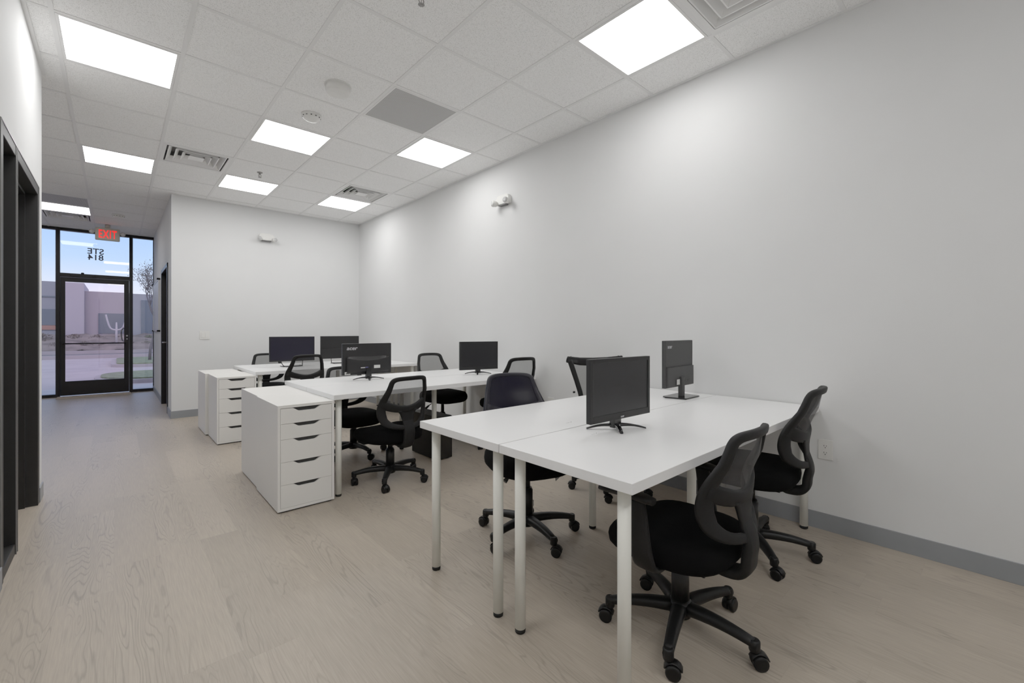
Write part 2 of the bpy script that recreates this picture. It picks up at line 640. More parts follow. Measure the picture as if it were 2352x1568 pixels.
for zz in (.25, 1.05, 1.85):
    box(b, XL - .158, XL - .128, LY1 - .034, LY1 - .022, zz - .05, zz + .05)
obj('hinge', b, M['door_edge'], fr)

# corridor door: dark brown leaf in a black frame
b = B()
box(b, XH - .012, XH + .13, DY0 - .045, DY0 + .012, 0, DZ + .045, bev=.003)
box(b, XH - .012, XH + .13, DY1 - .012, DY1 + .045, 0, DZ + .045, bev=.003)
box(b, XH - .012, XH + .13, DY0 - .045, DY1 + .045, DZ - .012, DZ + .045, bev=.003)
d2 = struct('door_2', b, M['bronze'])
b = B(); box(b, XH + .05, XH + .09, DY0 + .01, DY1 - .01, .008, DZ - .01, bev=.002); obj('door_leaf', b, M['door_br'], d2)
b = B()
tube(b, [(XH + .05, DY1 - .10, 1.0), (XH + .0, DY1 - .10, 1.0), (XH + .0, DY1 - .20, 1.0)], .009)
obj('door_handle', b, M['alu'], d2)

# ---------------------------------------------------------------- glass front
f0, f1 = YG, YG + .06
MX = [(XF, XF + .05), (-2.15, -2.10), (-.805, -.750), (.184, .236), (XH - .012, XH + .0)]
b = B()
for a, c in MX:
    box(b, a, c, f0 - .04, f1, 0, ZC + .02, bev=.002)
box(b, XF, XH, f0 - .038, f1 - .002, ZC - .045, ZC + .03)
box(b, XF, -.76, f0 - .038, f1 - .002, 0, .055)
box(b, .19, XH, f0 - .038, f1 - .002, 0, .055)
box(b, -.76, .19, f0 - .038, f1 - .002, 2.155, 2.225)
front = struct('window_1', b, M['bronze'])
for k, (a, c, z0, z1) in enumerate([(XF + .05, -2.15, .055, ZC - .045), (-2.10, -.805, .055, ZC - .045), (-.75, .184, 2.225, ZC - .045), (.236, XH - .012, .055, ZC - .045)]):
    b = B(); box(b, a, c, f0 + .008, f0 + .016, z0, z1); obj('glass_pane', b, M['glass'], front)
b = B()
box(b, -.748, -.684, f0 - .02, f0 + .025, .02, 2.15, bev=.003)
box(b, .108, .182, f0 - .02, f0 + .025, .02, 2.15, bev=.003)
box(b, -.70, .12, f0 - .019, f0 + .024, .02, .275, bev=.003)
box(b, -.70, .12, f0 - .019, f0 + .024, 2.07, 2.15, bev=.003)
gd = struct('door_3', b, M['bronze'])
b = B(); box(b, -.69, .112, f0 - .002, f0 + .006, .27, 2.075); obj('door_glass', b, M['glass_door'], gd)
b = B()
tube(b, [(-.715, f0 - .02, .955), (-.715, f0 - .07, .955), (.13, f0 - .07, .955), (.13, f0 - .02, .955)], .012)
obj('push_bar', b, M['bronze'], gd)
b = B()
tube(b, catmull([(.118, f0 + .03, .985), (.085, f0 + .075, 1.0), (.07, f0 + .08, 1.10), (.07, f0 + .08, 1.17), (.085, f0 + .075, 1.22), (.118, f0 + .03, 1.235)], 5), .011)
obj('pull_handle', b, M['bronze'], gd)
b = B()
lathe(b, [(0, 0), (.014, 0), (.014, .006), (0, .006)], 14, Matrix.Translation((.15, f0 - .02, 1.09)) @ Matrix.Rotation(PI / 2, 4, 'X'))
lathe(b, [(0, 0), (.010, 0), (.010, .006), (0, .006)], 14, Matrix.Translation((.15, f0 - .02, 1.03)) @ Matrix.Rotation(PI / 2, 4, 'X'))
obj('lock', b, M['silver'], gd)
b = B()
box(b, -.62, -.30, f0 - .075, f0 - .02, 2.155, 2.215, bev=.006)
lathe(b, [(.022, 0), (.022, .03), (.016, .04), (0, .04)], 14, Matrix.Translation((-.46, f0 - .05, 2.205)))
obj('door_closer', b, M['bronze'], gd)
o = text_obj('suite_lettering', 'STE\n814', .145, M['decal'], (-.287, f0 + .003, 2.60), (PI / 2, 0, PI), front, bold=.0028)
o['label'] = 'dark blue suite number lettering, reversed from inside'

b = B(); box(b, -.78, .20, YG - .36, YG - .05, .0, .012, bev=.004)
obj('doormat', b, M['mat'], label='thin beige doormat on the floor inside the glass entrance door', category='doormat')

# board on the corridor wall
t = thing('wall_board', 'slim grey framed board hanging on the corridor wall between the brown door and glass front', 'board', (XH, 10.2, 1.62))
b = B(); box(b, -.022, -.002, -.72, .72, -.42, .42); obj('board_face', b, M['board'], t)
b = B()
for y in (-.73, .71):
    box(b, -.028, -.001, y, y + .02, -.44, .44)
for z in (-.44, .42):
    box(b, -.028, -.001, -.73, .73, z, z + .02)
obj('board_frame', b, M['alu'], t)
b = B()
for y in (-.70, .66):
    for z in (-.45, .43):
        box(b, -.045, -.001, y, y + .05, z, z + .03, bev=.004)
obj('clip', b, M['rubber'], t)

# ---------------------------------------------------------------- ceiling fixtures
def ceil_xy(i, j):
    return GX + (i + .5) * T, GY + (j + .5) * T

light_names = {
    (0, 0): 'square white LED ceiling panel nearest the left wall, largest over the walkway',
    (0, 4): 'square LED ceiling panel over the walkway, left of the air vent with stepped rings',
    (2, 1): 'square LED ceiling panel beside the smoke detector, on the side away from the wall',
    (2, 4): 'square LED ceiling panel behind the small pendent sprinkler, over the back desks',
    (4, 0): 'square LED ceiling panel touching a corner of the grey perforated return grille',
    (4, 4): 'square LED ceiling panel farthest back, tucked beside the small air vent near the corner',
    (4, -4): 'big square LED ceiling panel nearest the long right wall, beside the large air vent',
    (-1, 9): 'LED ceiling panel in the entrance area in front of the glass storefront',
    (0, -4): 'square LED ceiling panel over the near end of the walkway',
    (2, -8): 'square LED ceiling panel added unseen as fill over the rear of the room, middle',  # out of view, added to brighten the right wall
    (0, -8): 'square LED ceiling panel added unseen as fill over the rear of the room, walkway side',  # out of view, added to light fronts and legs that face the camera
    (-4, 9): 'LED ceiling panel over the far side of the entrance area',
}
def light_meshes():
    b = B()
    h = T / 2 - .013
    w = .016
    for s in (-1, 1):
        box(b, min(s * h, s * (h - w)), max(s * h, s * (h - w)), -h, h, -.002, .012)
        box(b, -h + w, h - w, min(s * h, s * (h - w)), max(s * h, s * (h - w)), -.002, .012)
    return b
proto = None
for (i, j), kind in lights.items():
    x, y = ceil_xy(i, j)
    t = thing('ceiling_light', light_names[(i, j)], 'ceiling light', (x, y, ZC), 0, 'LED panels in the ceiling grid')
    if proto is None:
        f = obj('frame', light_meshes(), M['tee'], t)
        b = B()
        q = T / 2 - .028
        box(b, -q, q, -q, q, .0, .008)
        g = obj('diffuser', b, M['light'], t)
        proto = (f, g)
    else:
        for p in proto:
            c = p.copy()
            COL.objects.link(c)
            c.parent = t
            if p is proto[1] and kind == 2:
                c.data = p.data.copy()
                c.data.materials[0] = M['light_front']

def vent(i, j, label, rings, inside='vent_in', gap=.25):
    x, y = ceil_xy(i, j)
    t = thing('air_vent', label, 'air vent', (x, y, ZC), 0, 'supply air vents in the ceiling')
    h = T / 2 - .013
    b = B()
    w = .030
    for s in (-1, 1):
        box(b, min(s * h, s * (h - w)), max(s * h, s * (h - w)), -h, h, -.001, .010)
        box(b, -h + w, h - w, min(s * h, s * (h - w)), max(s * h, s * (h - w)), -.001, .010)
    obj('vent_frame', b, M['vent'], t)
    b = B()
    hh = h - w
    box(b, -hh, hh, -hh, hh, .115, .125)
    for s in (-1, 1):
        box(b, min(s * hh, s * (hh + .01)), max(s * hh, s * (hh + .01)), -hh, hh, .008, .12)
        box(b, -hh, hh, min(s * hh, s * (hh + .01)), max(s * hh, s * (hh + .01)), .008, .12)
    obj('duct_box', b, M[inside], t)
    for k in range(rings):
        o_ = hh * (1 - (k + gap) / (rings + .35))
        i_ = o_ - .040
        b = B()
        c = [(-1, -1), (1, -1), (1, 1), (-1, 1)]
        lo = [b.verts.new((a * o_, d * o_, .001)) for a, d in c]
        lo2 = [b.verts.new((a * (o_ - .008), d * (o_ - .008), .001)) for a, d in c]
        hi = [b.verts.new((a * i_, d * i_, .050)) for a, d in c]
        hi2 = [b.verts.new((a * (i_ + .005), d * (i_ + .005), .053)) for a, d in c]
        for q in range(4):
            r = (q + 1) % 4
            b.faces.new((lo[q], lo[r], lo2[r], lo2[q]))
            b.faces.new((lo2[q], lo2[r], hi[r], hi[q]))
            b.faces.new((lo[q], lo[r], hi2[r], hi2[q]))
            b.faces.new((hi[q], hi[r], hi2[r], hi2[q]))
        if k == rings - 1:
            b.faces.new(lo2)
        obj('louver_ring', b, M['vent'], t)

vent(1, 3, 'square stepped air vent in the ceiling between two LED panels over the walkway side', 4)
vent(4, 3, 'square stepped air vent in the ceiling beside the farthest LED panel', 4)
vent(4, -5, 'large white stepped air vent at the top edge beside the biggest right LED panel', 4, 'vent', .06)
vent(-1, 10, 'air vent in the entrance ceiling between the LED panel and the glass storefront', 4)

for (i, j), lab in zip(grilles, ['grey perforated square return grille in the ceiling above the desks', 'dark perforated return grille in the entrance ceiling before the LED panel']):
    x, y = ceil_xy(i, j)
    t = thing('return_grille', lab, 'grille', (x, y, ZC))
    h = T / 2 - .013
    b = B()
    w = .014
    for s in (-1, 1):
        box(b, min(s * h, s * (h - w)), max(s * h, s * (h - w)), -h, h, -.001, .010)
        box(b, -h + w, h - w, min(s * h, s * (h - w)), max(s * h, s * (h - w)), -.001, .010)
    obj('grille_frame', b, M['vent'], t)
    b = B(); box(b, -h + w, h - w, -h + w, h - w, .001, .004); obj('perforated_panel', b, M['perf'], t)

def sprinkler(i, j, label):
    x, y = ceil_xy(i, j)
    t = thing('fire_sprinkler', label, 'sprinkler', (x, y, ZC + .004))
    b = B(); lathe(b, [(.030, 0), (.030, -.004), (.016, -.012), (0, -.012)], 24); obj('escutcheon', b, M['steel'], t)
    b = B()
    lathe(b, [(.011, -.010), (.011, -.024), (.007, -.026), (0, -.026)], 14)
    for s in (-1, 1):
        tube(b, catmull([(s * .008, 0, -.022), (s * .015, 0, -.034), (s * .012, 0, -.048), (s * .002, 0, -.056)], 4), .0028, 6)
    tube(b, [(0, 0, -.024), (0, 0, -.054)], .0022, 6)
    obj('body', b, M['steel'], t)
    b = B()
    for k in range(10):
        a = 2 * PI * k / 10
        box(b, .003, .018, -.0035, .0035, -.059, -.0575, mtx=Matrix.Rotation(a, 4, 'Z'))
    lathe(b, [(0, -.056), (.007, -.056), (.007, -.061), (0, -.061)], 12)
    obj('deflector', b, M['steel'], t)
sprinkler(2, -3, 'pendent fire sprinkler at the top edge of the ceiling near the camera')
sprinkler(2, 3, 'pendent fire sprinkler in the tile just before a far LED panel')

x, y = ceil_xy(2, -1)
t = thing('ceiling_speaker', 'plain round white dome on the ceiling tile beside the grey return grille', 'ceiling dome', (x, y, ZC + .004))
b = B(); lathe(b, [(.090, 0), (.090, -.042), (.086, -.052), (.074, -.057), (0, -.059)], 40); obj('dome', b, M['wht'], t, smooth=True)
b = B(); lathe(b, [(.096, .0), (.096, -.006), (.090, -.008)], 40, cap=False); obj('rim', b, M['wht'], t)

def smoke(i, j, label):
    x, y = ceil_xy(i, j)
    t = thing('smoke_detector', label, 'smoke detector', (x, y, ZC + .004))
    b = B(); lathe(b, [(.082, 0), (.082, -.010), (.072, -.014), (.068, -.030), (.055, -.040), (.030, -.046), (0, -.046)], 36); obj('housing', b, M['wht'], t, smooth=True)
    for k in range(12):
        b = B()
        box(b, .066, .0735, -.006, .006, -.024, -.018, mtx=Matrix.Rotation(2 * PI * k / 12 + .2, 4, 'Z'))
        obj('slot', b, M['slot'], t)
smoke(2, 0, 'round white smoke detector in the tile before the middle LED panel')
smoke(0, 9, 'round smoke detector on the corridor ceiling before the exit sign')

# exit sign with two lamp heads
t = thing('exit_sign', 'red lettered exit sign hanging from the ceiling before the glass entrance', 'exit sign', (-.115, 10.42, 2.86))
b = B(); box(b, -.160, .160, -.025, .025, -.105, .115, bev=.018); obj('housing', b, M['exit_body'], t)
b = B(); lathe(b, [(.035, .115), (.035, ZC - 2.86)], 18); obj('canopy', b, M['exit_body'], t)
o = text_obj('exit_lettering', 'EXIT', .195, M['exit_red'], (.0, -.0255, -.003), (PI / 2, 0, 0), t, bold=.004, extrude=.001, sx=.53)
for s in (-1, 1):
    b = B()
    tube(b, [(s * .150, 0, .03), (s * .185, -.01, .03)], .012)
    mtx = Matrix.Translation((s * .200, -.01, .03)) @ Matrix.Rotation(PI / 2, 4, 'X')
    lathe(b, [(.020, -.02), (.034, .0), (.036, .03)], 18, mtx)
    h_ = obj('lamp_head', b, M['exit_body'], t)
    b = B(); lathe(b, [(.031, .0305), (.02, .034), (0, .035)], 18, mtx); obj('lens', b, M['lens'], h_)

# emergency lights on the walls
def emergency(loc, rz, label):
    t = thing('emergency_light', label, 'emergency light', loc, rz)
    # local: wall plane at y = 0, body towards -y
    b = B()
    prof = [(-.105, -.045), (-.105, .02), (-.085, .050), (-.06, .058), (.06, .058), (.085, .050), (.105, .02), (.105, -.045)]
    prism(b, prof, lambda a, c, d: Vector((a, d, c)), 0, -.042)
    bmesh.ops.bevel(b, geom=b.edges[:], offset=.005, segments=2, affect='EDGES')
    obj('housing', b, M['wht'], t)
    for s in (-1, 1):
        b = B()
        mtx = Matrix.Translation((s * .088, -.045, -.028)) @ Matrix.Rotation(PI / 2, 4, 'X') @ Matrix.Rotation(s * .35, 4, 'Y')
        lathe(b, [(.016, -.01), (.030, .004), (.033, .030), (.033, .050), (.030, .054)], 22, mtx)
        h = obj('lamp_head', b, M['wht'], t)
        b = B(); lathe(b, [(.029, .050), (.029, .055), (0, .057)], 22, mtx); obj('lens', b, M['lens'], h)
    b = B(); box(b, -.06, .06, -.046, -.006, -.058, -.044, bev=.003); obj('bracket', b, M['door_edge'], t)
emergency((1.695, YB, 2.60), 0, 'twin-head white emergency light high on the back wall')
emergency((XR, 3.60, 2.60), -PI / 2, 'twin-head white emergency light high on the long right wall')

# outlets and switch
def plate(loc, rz, label, kind='outlet', w=.075, h=.118):
    name, cat = ('wall_outlet', 'outlet') if kind == 'outlet' else ('light_switch', 'light switch')
    t = thing(name, label, cat, loc, rz, 'white wall outlets' if kind == 'outlet' else None)
    b = B(); box(b, -w / 2, w / 2, -.007, 0, -h / 2, h / 2, bev=.0025); obj('cover_plate', b, M['wht'], t)
    if kind == 'outlet':
        for s in (-1, 1):
            b = B()
            prof = [(.017 * math.cos(a), max(-.0125, min(.0125, .017 * math.sin(a)))) for a in [2 * PI * k / 24 for k in range(24)]]
            prism(b, prof, lambda a, c, d: Vector((a, d, c + s * .020)), -.0065, -.0095)
            r = obj('receptacle', b, M['wht'], t)
            b = B()
            box(b, -.0075, -.0052, -.0102, -.009, s * .020 - .001, s * .020 + .0075)
            box(b, .0052, .0075, -.0102, -.009, s * .020 + .0, s * .020 + .0065)
            lathe(b, [(.0026, .0), (.0026, .0008), (0, .0008)], 10, Matrix.Translation((0, -.0095, s * .020 - .0075)) @ Matrix.Rotation(PI / 2, 4, 'X'))
            obj('slot', b, M['slot'], r)
    else:
        for s in (-1, 1):
            b = B(); box(b, s * .024 - .0165, s * .024 + .0165, -.011, -.006, -.033, .033, bev=.002); obj('rocker', b, M['wht'], t)
plate((XR, .694, .480), -PI / 2, 'duplex outlet low on the right wall beside the desk nearest the camera')
plate((XR, 1.535, .880), -PI / 2, 'outlet on the right wall just above desk height behind the stand of a grey monitor')
plate((XR, 2.92, .480), -PI / 2, 'outlet low on the right wall between the first and second desk rows')
plate((.919, YB, 1.125), 0, 'double rocker light switch on the back wall by the corridor corner', 'switch', .118, .118)


# ---------------------------------------------------------------- desks
TZ = .735
def desk_parts(L, D):
    b = B(); box(b, 0, L, 0, D, TZ - .034, TZ, bev=.0015)
    return b
def make_desk(x, y, L, D, label, mids=True, z=TZ):
    t = thing('desk', label, 'desk', (x, y, 0), 0, 'long white desks in three back-to-back pairs')
    obj('tabletop', desk_parts(L, D), M['white_lam'], t)
    pos = [(.055, .064), (L - .055, .064), (.055, D - .064), (L - .055, D - .064)]
    if mids:
        pos.append((L / 2, D / 2))
    for px, py in pos:
        b = B()
        mt = Matrix.Translation((px, py, 0))
        lathe(b, [(.0215, .018), (.0215, TZ - .034)], 28, mt)
        lathe(b, [(.040, TZ - .040), (.040, TZ - .034)], 24, mt)
        lg = obj('leg', b, M['leg_white'], t)
        b = B(); lathe(b, [(.0185, 0), (.021, .003), (.021, .018)], 24, mt); obj('foot', b, M['rubber'], lg)
    return t
DX = 1.13
make_desk(DX, .725, 2.0, .606, 'long white desk nearest the camera, in front of the seam')
make_desk(DX, 1.338, 2.0, .606, 'long white desk on the far side of the seam in the nearest pair')
make_desk(DX, 3.115, 2.0, .60, 'long white desk of the middle row whose front edge meets the near drawer unit')
make_desk(DX, 3.725, 2.0, .60, 'long white desk of the middle row, far half holding the back-turned monitor')
make_desk(DX, 5.44, 2.0, .60, 'long white desk of the last row with the navy screen on it')
make_desk(DX, 6.05, 2.0, .60, 'long white desk closest to the back wall')

# faint scuffs on the tops
for k, (px, py, lab) in enumerate([(1.66, 1.42, 'faint grey scuff on the nearest far-side desktop near the seam'), (1.56, 1.19, 'faint grey scuff beside the foot of the front monitor')]):
    b = B()
    for q in range(5):
        box(b, -.022 + q * .010, -.016 + q * .010, -.003 + .002 * (q % 3), .0 + .002 * (q % 2), .0001, .0006, mtx=Matrix.Rotation(.3 * (q % 3), 4, 'Z'))
    obj('scuff_mark', b, M['scuff'], loc=(px, py, TZ), label=lab, category='scuff mark')


# ---------------------------------------------------------------- drawer units
def drawer_unit(x, y, label, rot=0.0):
    # local: front faces -y, left side at x=0
    W_, D_, H_ = .36, .58, .70
    t = thing('drawer_unit', label, 'drawer unit', (x, y, 0), rot, 'white five-drawer units at the desk ends')
    b = B()
    th = .016
    box(b, 0, th, 0, D_, .012, H_, bev=.001)
    box(b, W_ - th, W_, 0, D_, .012, H_, bev=.001)
    box(b, th, W_ - th, .001, D_, H_ - .018, H_ - .0003)
    box(b, th, W_ - th, .001, D_, .012, .030)
    box(b, th, W_ - th, D_ - .012, D_ - .001, .02, H_ - .01)
    obj('carcass', b, M['unit_white'], t)
    b = B(); box(b, .012, W_ - .012, .02, D_ - .02, .0, .0125); obj('plinth', b, M['unit_dark'], t)
    b = B(); box(b, th, W_ - th, .020, .024, .03, H_ - .018); obj('shade_sheet', b, M['unit_dark'], t)  # dark sheet stands in for the shade behind the drawer notches
    z1 = H_ - .018 - .002
    tot = z1 - .031
    for fr_ in (.156, .156, .229, .2285, .2305):
        hgt = tot * fr_
        z0 = z1 - hgt
        a0, a1 = th + .002, W_ - th - .002
        ww = a1 - a0
        n0, n1 = a0 + ww * .25, a0 + ww * .76
        dep = .023
        top = z1 - .0015
        poly = [(a0, z0 + .0005), (a1, z0 + .0005), (a1, top), (n1 + .012, top)]
        cv = []
        for k in range(1, 9):
            s_ = k / 8
            cv.append((n1 + .012 - s_ * .050, top - dep * (3 * s_ ** 2 - 2 * s_ ** 3)))
        cv2 = []
        for k in range(0, 8):
            s_ = 1 - k / 8
            cv2.append((n0 - .012 + s_ * .050, top - dep * (3 * s_ ** 2 - 2 * s_ ** 3)))
        poly += cv + cv2 + [(n0 - .012, top), (a0, top)]
        b = B()
        prism(b, poly, lambda p, q, d: Vector((p, d, q)), .002, .018)
        obj('drawer', b, M['unit_white'], t)
        z1 = z0
    return t
drawer_unit(.772, 3.115, 'white five-drawer unit nearest the camera, full front visible beside the middle desks')
u = drawer_unit(.782 + .36, 3.695 + .58, 'white drawer unit backed onto the nearest drawer unit, its smooth side to the walkway', PI)
drawer_unit(.772, 5.42, 'white five-drawer unit at the end of the last desk row, partly hidden')
drawer_unit(.745 + .36, 6.01 + .58, 'white drawer unit closest to the back wall, set slightly out into the walkway', PI)


# ---------------------------------------------------------------- monitors
def monitor(x, y, rz, W_, H_, zb, label, style, shell='mon', screen='screen', stand='star', z0=TZ, srot=-.70):
    # local: screen faces -y
    t = thing('computer_monitor', label, 'monitor', (x, y, z0), rz, 'black computer monitors on the desks')
    m = M[shell]
    d = .016
    b = B()
    box(b, -W_ / 2, W_ / 2, -d, d * .4, zb, zb + H_, bev=.004)
    if style == 'bulge':
        # shallow dish across the back, and a central electronics hump
        n = 16
        for k in range(n):
            a0 = -1 + 2 * k / n
            a1 = -1 + 2 * (k + 1) / n
            def top(a):
                return zb + H_ * (.55 - .10 * (1 - a * a))
            hw = W_ * .43
            vs = [b.verts.new(v) for v in ((a0 * hw, d * .4, top(a0) + .035 * (1 - a0 * a0) ** .5), (a1 * hw, d * .4, top(a1) + .035 * (1 - a1 * a1) ** .5),
                                           (a1 * hw, .026, top(a1)), (a0 * hw, .026, top(a0)), (a1 * hw, .026, zb + .03), (a0 * hw, .026, zb + .03), (a1 * hw, d * .4, zb + .012), (a0 * hw, d * .4, zb + .012))]
            b.faces.new((vs[0], vs[1], vs[2], vs[3]))
            b.faces.new((vs[3], vs[2], vs[4], vs[5]))
            b.faces.new((vs[5], vs[4], vs[6], vs[7]))
    elif style == 'step':
        box(b, -W_ / 2 + .008, W_ / 2 - .008, d * .3, .018, zb + .004, zb + H_ * .44, bev=.004)
    obj('shell', b, m, t)
    # screen
    bz = .018 if stand == 'star' else .008
    bb = .030 if stand == 'star' else .016
    b = B(); box(b, -W_ / 2 + bz, W_ / 2 - bz, -d - .0012, -d + .002, zb + bb, zb + H_ - bz); obj('screen', b, M[screen], t)
    # bezel lip
    b = B()
    for s in (-1, 1):
        box(b, min(s * W_ / 2, s * (W_ / 2 - bz)), max(s * W_ / 2, s * (W_ / 2 - bz)), -d - .004, -d + .001, zb, zb + H_, bev=.0015)
    box(b, -W_ / 2 + bz, W_ / 2 - bz, -d - .004, -d + .001, zb, zb + bb, bev=.0012)
    box(b, -W_ / 2 + bz, W_ / 2 - bz, -d - .004, -d + .001, zb + H_ - bz, zb + H_, bev=.0012)
    obj('bezel', b, m, t)
    if stand in ('star', 'plate'):
        b = B()
        hw = .027 if stand == 'star' else .021
        box(b, -hw, hw, .004, .034, .008, zb + H_ * .22, bev=.006)
        obj('neck', b, M['gloss'] if stand == 'star' else m, t)
    b = B()
    if stand == 'star':
        # a swivelled foot: two long swept arms and one short front arm
        ca, sa = math.cos(srot - rz), math.sin(srot - rz)
        for tx, ty, w0 in ((-.135, .0, .016), (.140, .0, .016), (.0, -.100, .018)):
            p0 = Vector((0, .018, .020))
            p1 = Vector((tx * ca - ty * sa, .018 + tx * sa + ty * ca, .0045))
            pts = [p0.lerp(p1, q / 8) + Vector((0, 0, .007 * math.sin(PI * q / 8))) for q in range(9)]
            dr = (p1 - p0).normalized()
            sd = dr.cross(Vector((0, 0, 1))).normalized()
            sweep(b, pts, [sd] * 9, [Vector((0, 0, 1))] * 9, [w0 * (1 - .55 * q / 8) for q in range(9)], [.012, .010, .008, .007, .006, .005, .005, .0045, .004], 8)
        obj('stand', b, M['gloss'], t)
    elif stand == 'plate':
        poly = [(-.125, -.055), (-.10, -.085), (.10, -.085), (.125, -.055), (.10, .080), (-.10, .080)]
        prism(b, poly, lambda p, q, e: Vector((p, q + .02, e)), .0, .010)
        bmesh.ops.bevel(b, geom=b.edges[:], offset=.003, segments=2, affect='EDGES')
        obj('stand', b, M['gloss'], t)
    else:
        # bent wire frame stand: two slanted legs joined by flat rods
        for s in (-1, 1):
            tube(b, catmull([(s * .13, .010, zb + .01), (s * .118, -.01, zb * .5), (s * .105, -.045, .012), (s * .085, -.055, .005)], 4), .005, 8)
            tube(b, [(s * .105, -.045, .006), (s * .115, .09, .006)], .005, 8)
        tube(b, [(-.09, -.055, .005), (.09, -.055, .005)], .005, 8)
        box(b, -.115, .115, -.055, .095, .002, .006, bev=.001)
        obj('stand', b, M['mon'], t)
    return t

RX = (PI / 2, 0, PI)
m1 = monitor(1.706, 1.165, math.radians(-2), .442, .276, .054, 'black monitor standing nearest the camera, switched-off screen towards us', 'bulge')
o = text_obj('brand_lettering', 'acer', .014, M['silver'], (.0, -.0206, .065), (PI / 2, 0, 0), m1, bold=.0002)
m2 = monitor(2.86, 1.47, PI + math.radians(1), .392, .314, .072, 'dark grey monitor seen from behind on a flat base by the right wall', 'step', shell='mon_grey', stand='plate')
text_obj('brand_lettering', 'acer', .034, M['silver'], (.138, .0068, .345), RX, m2, bold=.0006)
b = B(); box(b, .035, .075, .0238, .0246, .090, .125); obj('sticker', b, M['sticker'], m2)
b = B()
for k in range(3):
    lathe(b, [(.006, 0), (.006, .001), (0, .001)], 12, Matrix.Translation((-.055 - .028 * k, .0238, .105 + .006 * k)) @ Matrix.Rotation(-PI / 2, 4, 'X'))
obj('port', b, M['slot'], m2)
m3 = monitor(1.735, 3.935, PI, .470, .285, .050, 'black monitor turned away, silver lettering on its back, on the middle desks', 'bulge', srot=-.30)
text_obj('brand_lettering', 'acer', .046, M['silver'], (.150, .0068, .292), RX, m3, bold=.0008, shear=.2, sx=1.2)
b = B(); box(b, -.112, -.052, .0262, .0270, .104, .132); obj('sticker', b, M['sticker'], m3)
b = B(); box(b, .165, .215, .0072, .0080, .055, .080); obj('label_sticker', b, M['sticker'], m3)
b = B(); box(b, .172, .208, .0080, .0084, .062, .068); box(b, .172, .200, .0080, .0084, .070, .074); obj('label_print', b, M['print'], m3)
b = B(); box(b, .035, .075, .0262, .0275, .110, .117, bev=.0004); obj('port', b, M['sticker'], m3)
b = B(); box(b, .004, .030, .0262, .0275, .109, .119, bev=.0004); obj('port', b, M['blue'], m3)
m4 = monitor(2.80, 3.63, math.radians(-14), .430, .290, .050, 'black monitor with star-shaped foot on the middle desks towards the right wall', 'bulge')
m5 = monitor(1.655, 6.00, 0, .530, .310, .068, 'wide navy-tinted screen on a wire stand, left on the last desk row', 'flat', screen='screen_navy', stand='wire')
m6 = monitor(2.325, 6.17, PI, .530, .310, .068, 'thin black monitor turned away on a wire stand, half behind the lettered one', 'step', stand='wire')


# ---------------------------------------------------------------- office chairs
def back_w(u, z, lean=1.0):
    """depth (local y) of the back shell at lateral u and height z below/above chair datum (z of type A ring top = .865)"""
    t = (z - .465) / .40
    prof = -.258 + .026 * math.sin(max(0, min(1, t * 1.4)) * PI) - .036 * max(0, t) ** 1.8
    wrap = .085 * (abs(u) / .22) ** 2.2
    return prof + wrap

OUT = [(0, .865), (.100, .862), (.142, .851), (.162, .828), (.173, .790), (.194, .725), (.213, .668), (.222, .615), (.217, .560), (.188, .508), (.115, .472), (0, .460)]
WID = [.016, .016, .018, .019, .020, .023, .028, .033, .034, .029, .020, .017]

def back_point(u, z):
    return Vector((u, back_w(u, z), z))

def back_normal(u, z):
    e = .004
    a = back_point(u + e, z) - back_point(u - e, z)
    c = back_point(u, z + e) - back_point(u, z - e)
    return a.cross(c).normalized()

def strip(bm, pts2, wid, thick, closed=False, seg=12):
    """pts2: centre line in (u,z); wid: half widths"""
    n = len(pts2)
    cs, us, ns = [], [], []
    for i in range(n):
        p = pts2[i]
        q0 = pts2[(i - 1) % n] if closed else pts2[max(i - 1, 0)]
        q1 = pts2[(i + 1) % n] if closed else pts2[min(i + 1, n - 1)]
        c = back_point(p[0], p[1])
        tg = (back_point(*q1) - back_point(*q0)).normalized()
        nn = back_normal(p[0], p[1])
        uu = tg.cross(nn).normalized()
        cs.append(c); us.append(uu); ns.append(uu.cross(tg).normalized())
    sweep(bm, cs, us, ns, wid, thick if isinstance(thick, list) else [thick] * n, seg, closed, power=.55)

def ring_center(out, wid):
    full = [(u, z, w) for (u, z), w in zip(out, wid)]
    full += [(-u, z, w) for (u, z), w in list(zip(out, wid))[-2:0:-1]]
    P = catmull([Vector(p) for p in full], 5, closed=True)
    n = len(P)
    C = []
    for i in range(n):
        t = (P[(i + 1) % n] - P[(i - 1) % n])
        t = Vector((t.x, t.y)).normalized()
        nrm = Vector((t.y, -t.x))       # points to the inside (curve runs clockwise seen from -y)
        c = Vector((P[i].x, P[i].y)) + nrm * P[i].z
        C.append((c.x, c.y))
    return C, [p.z for p in P]

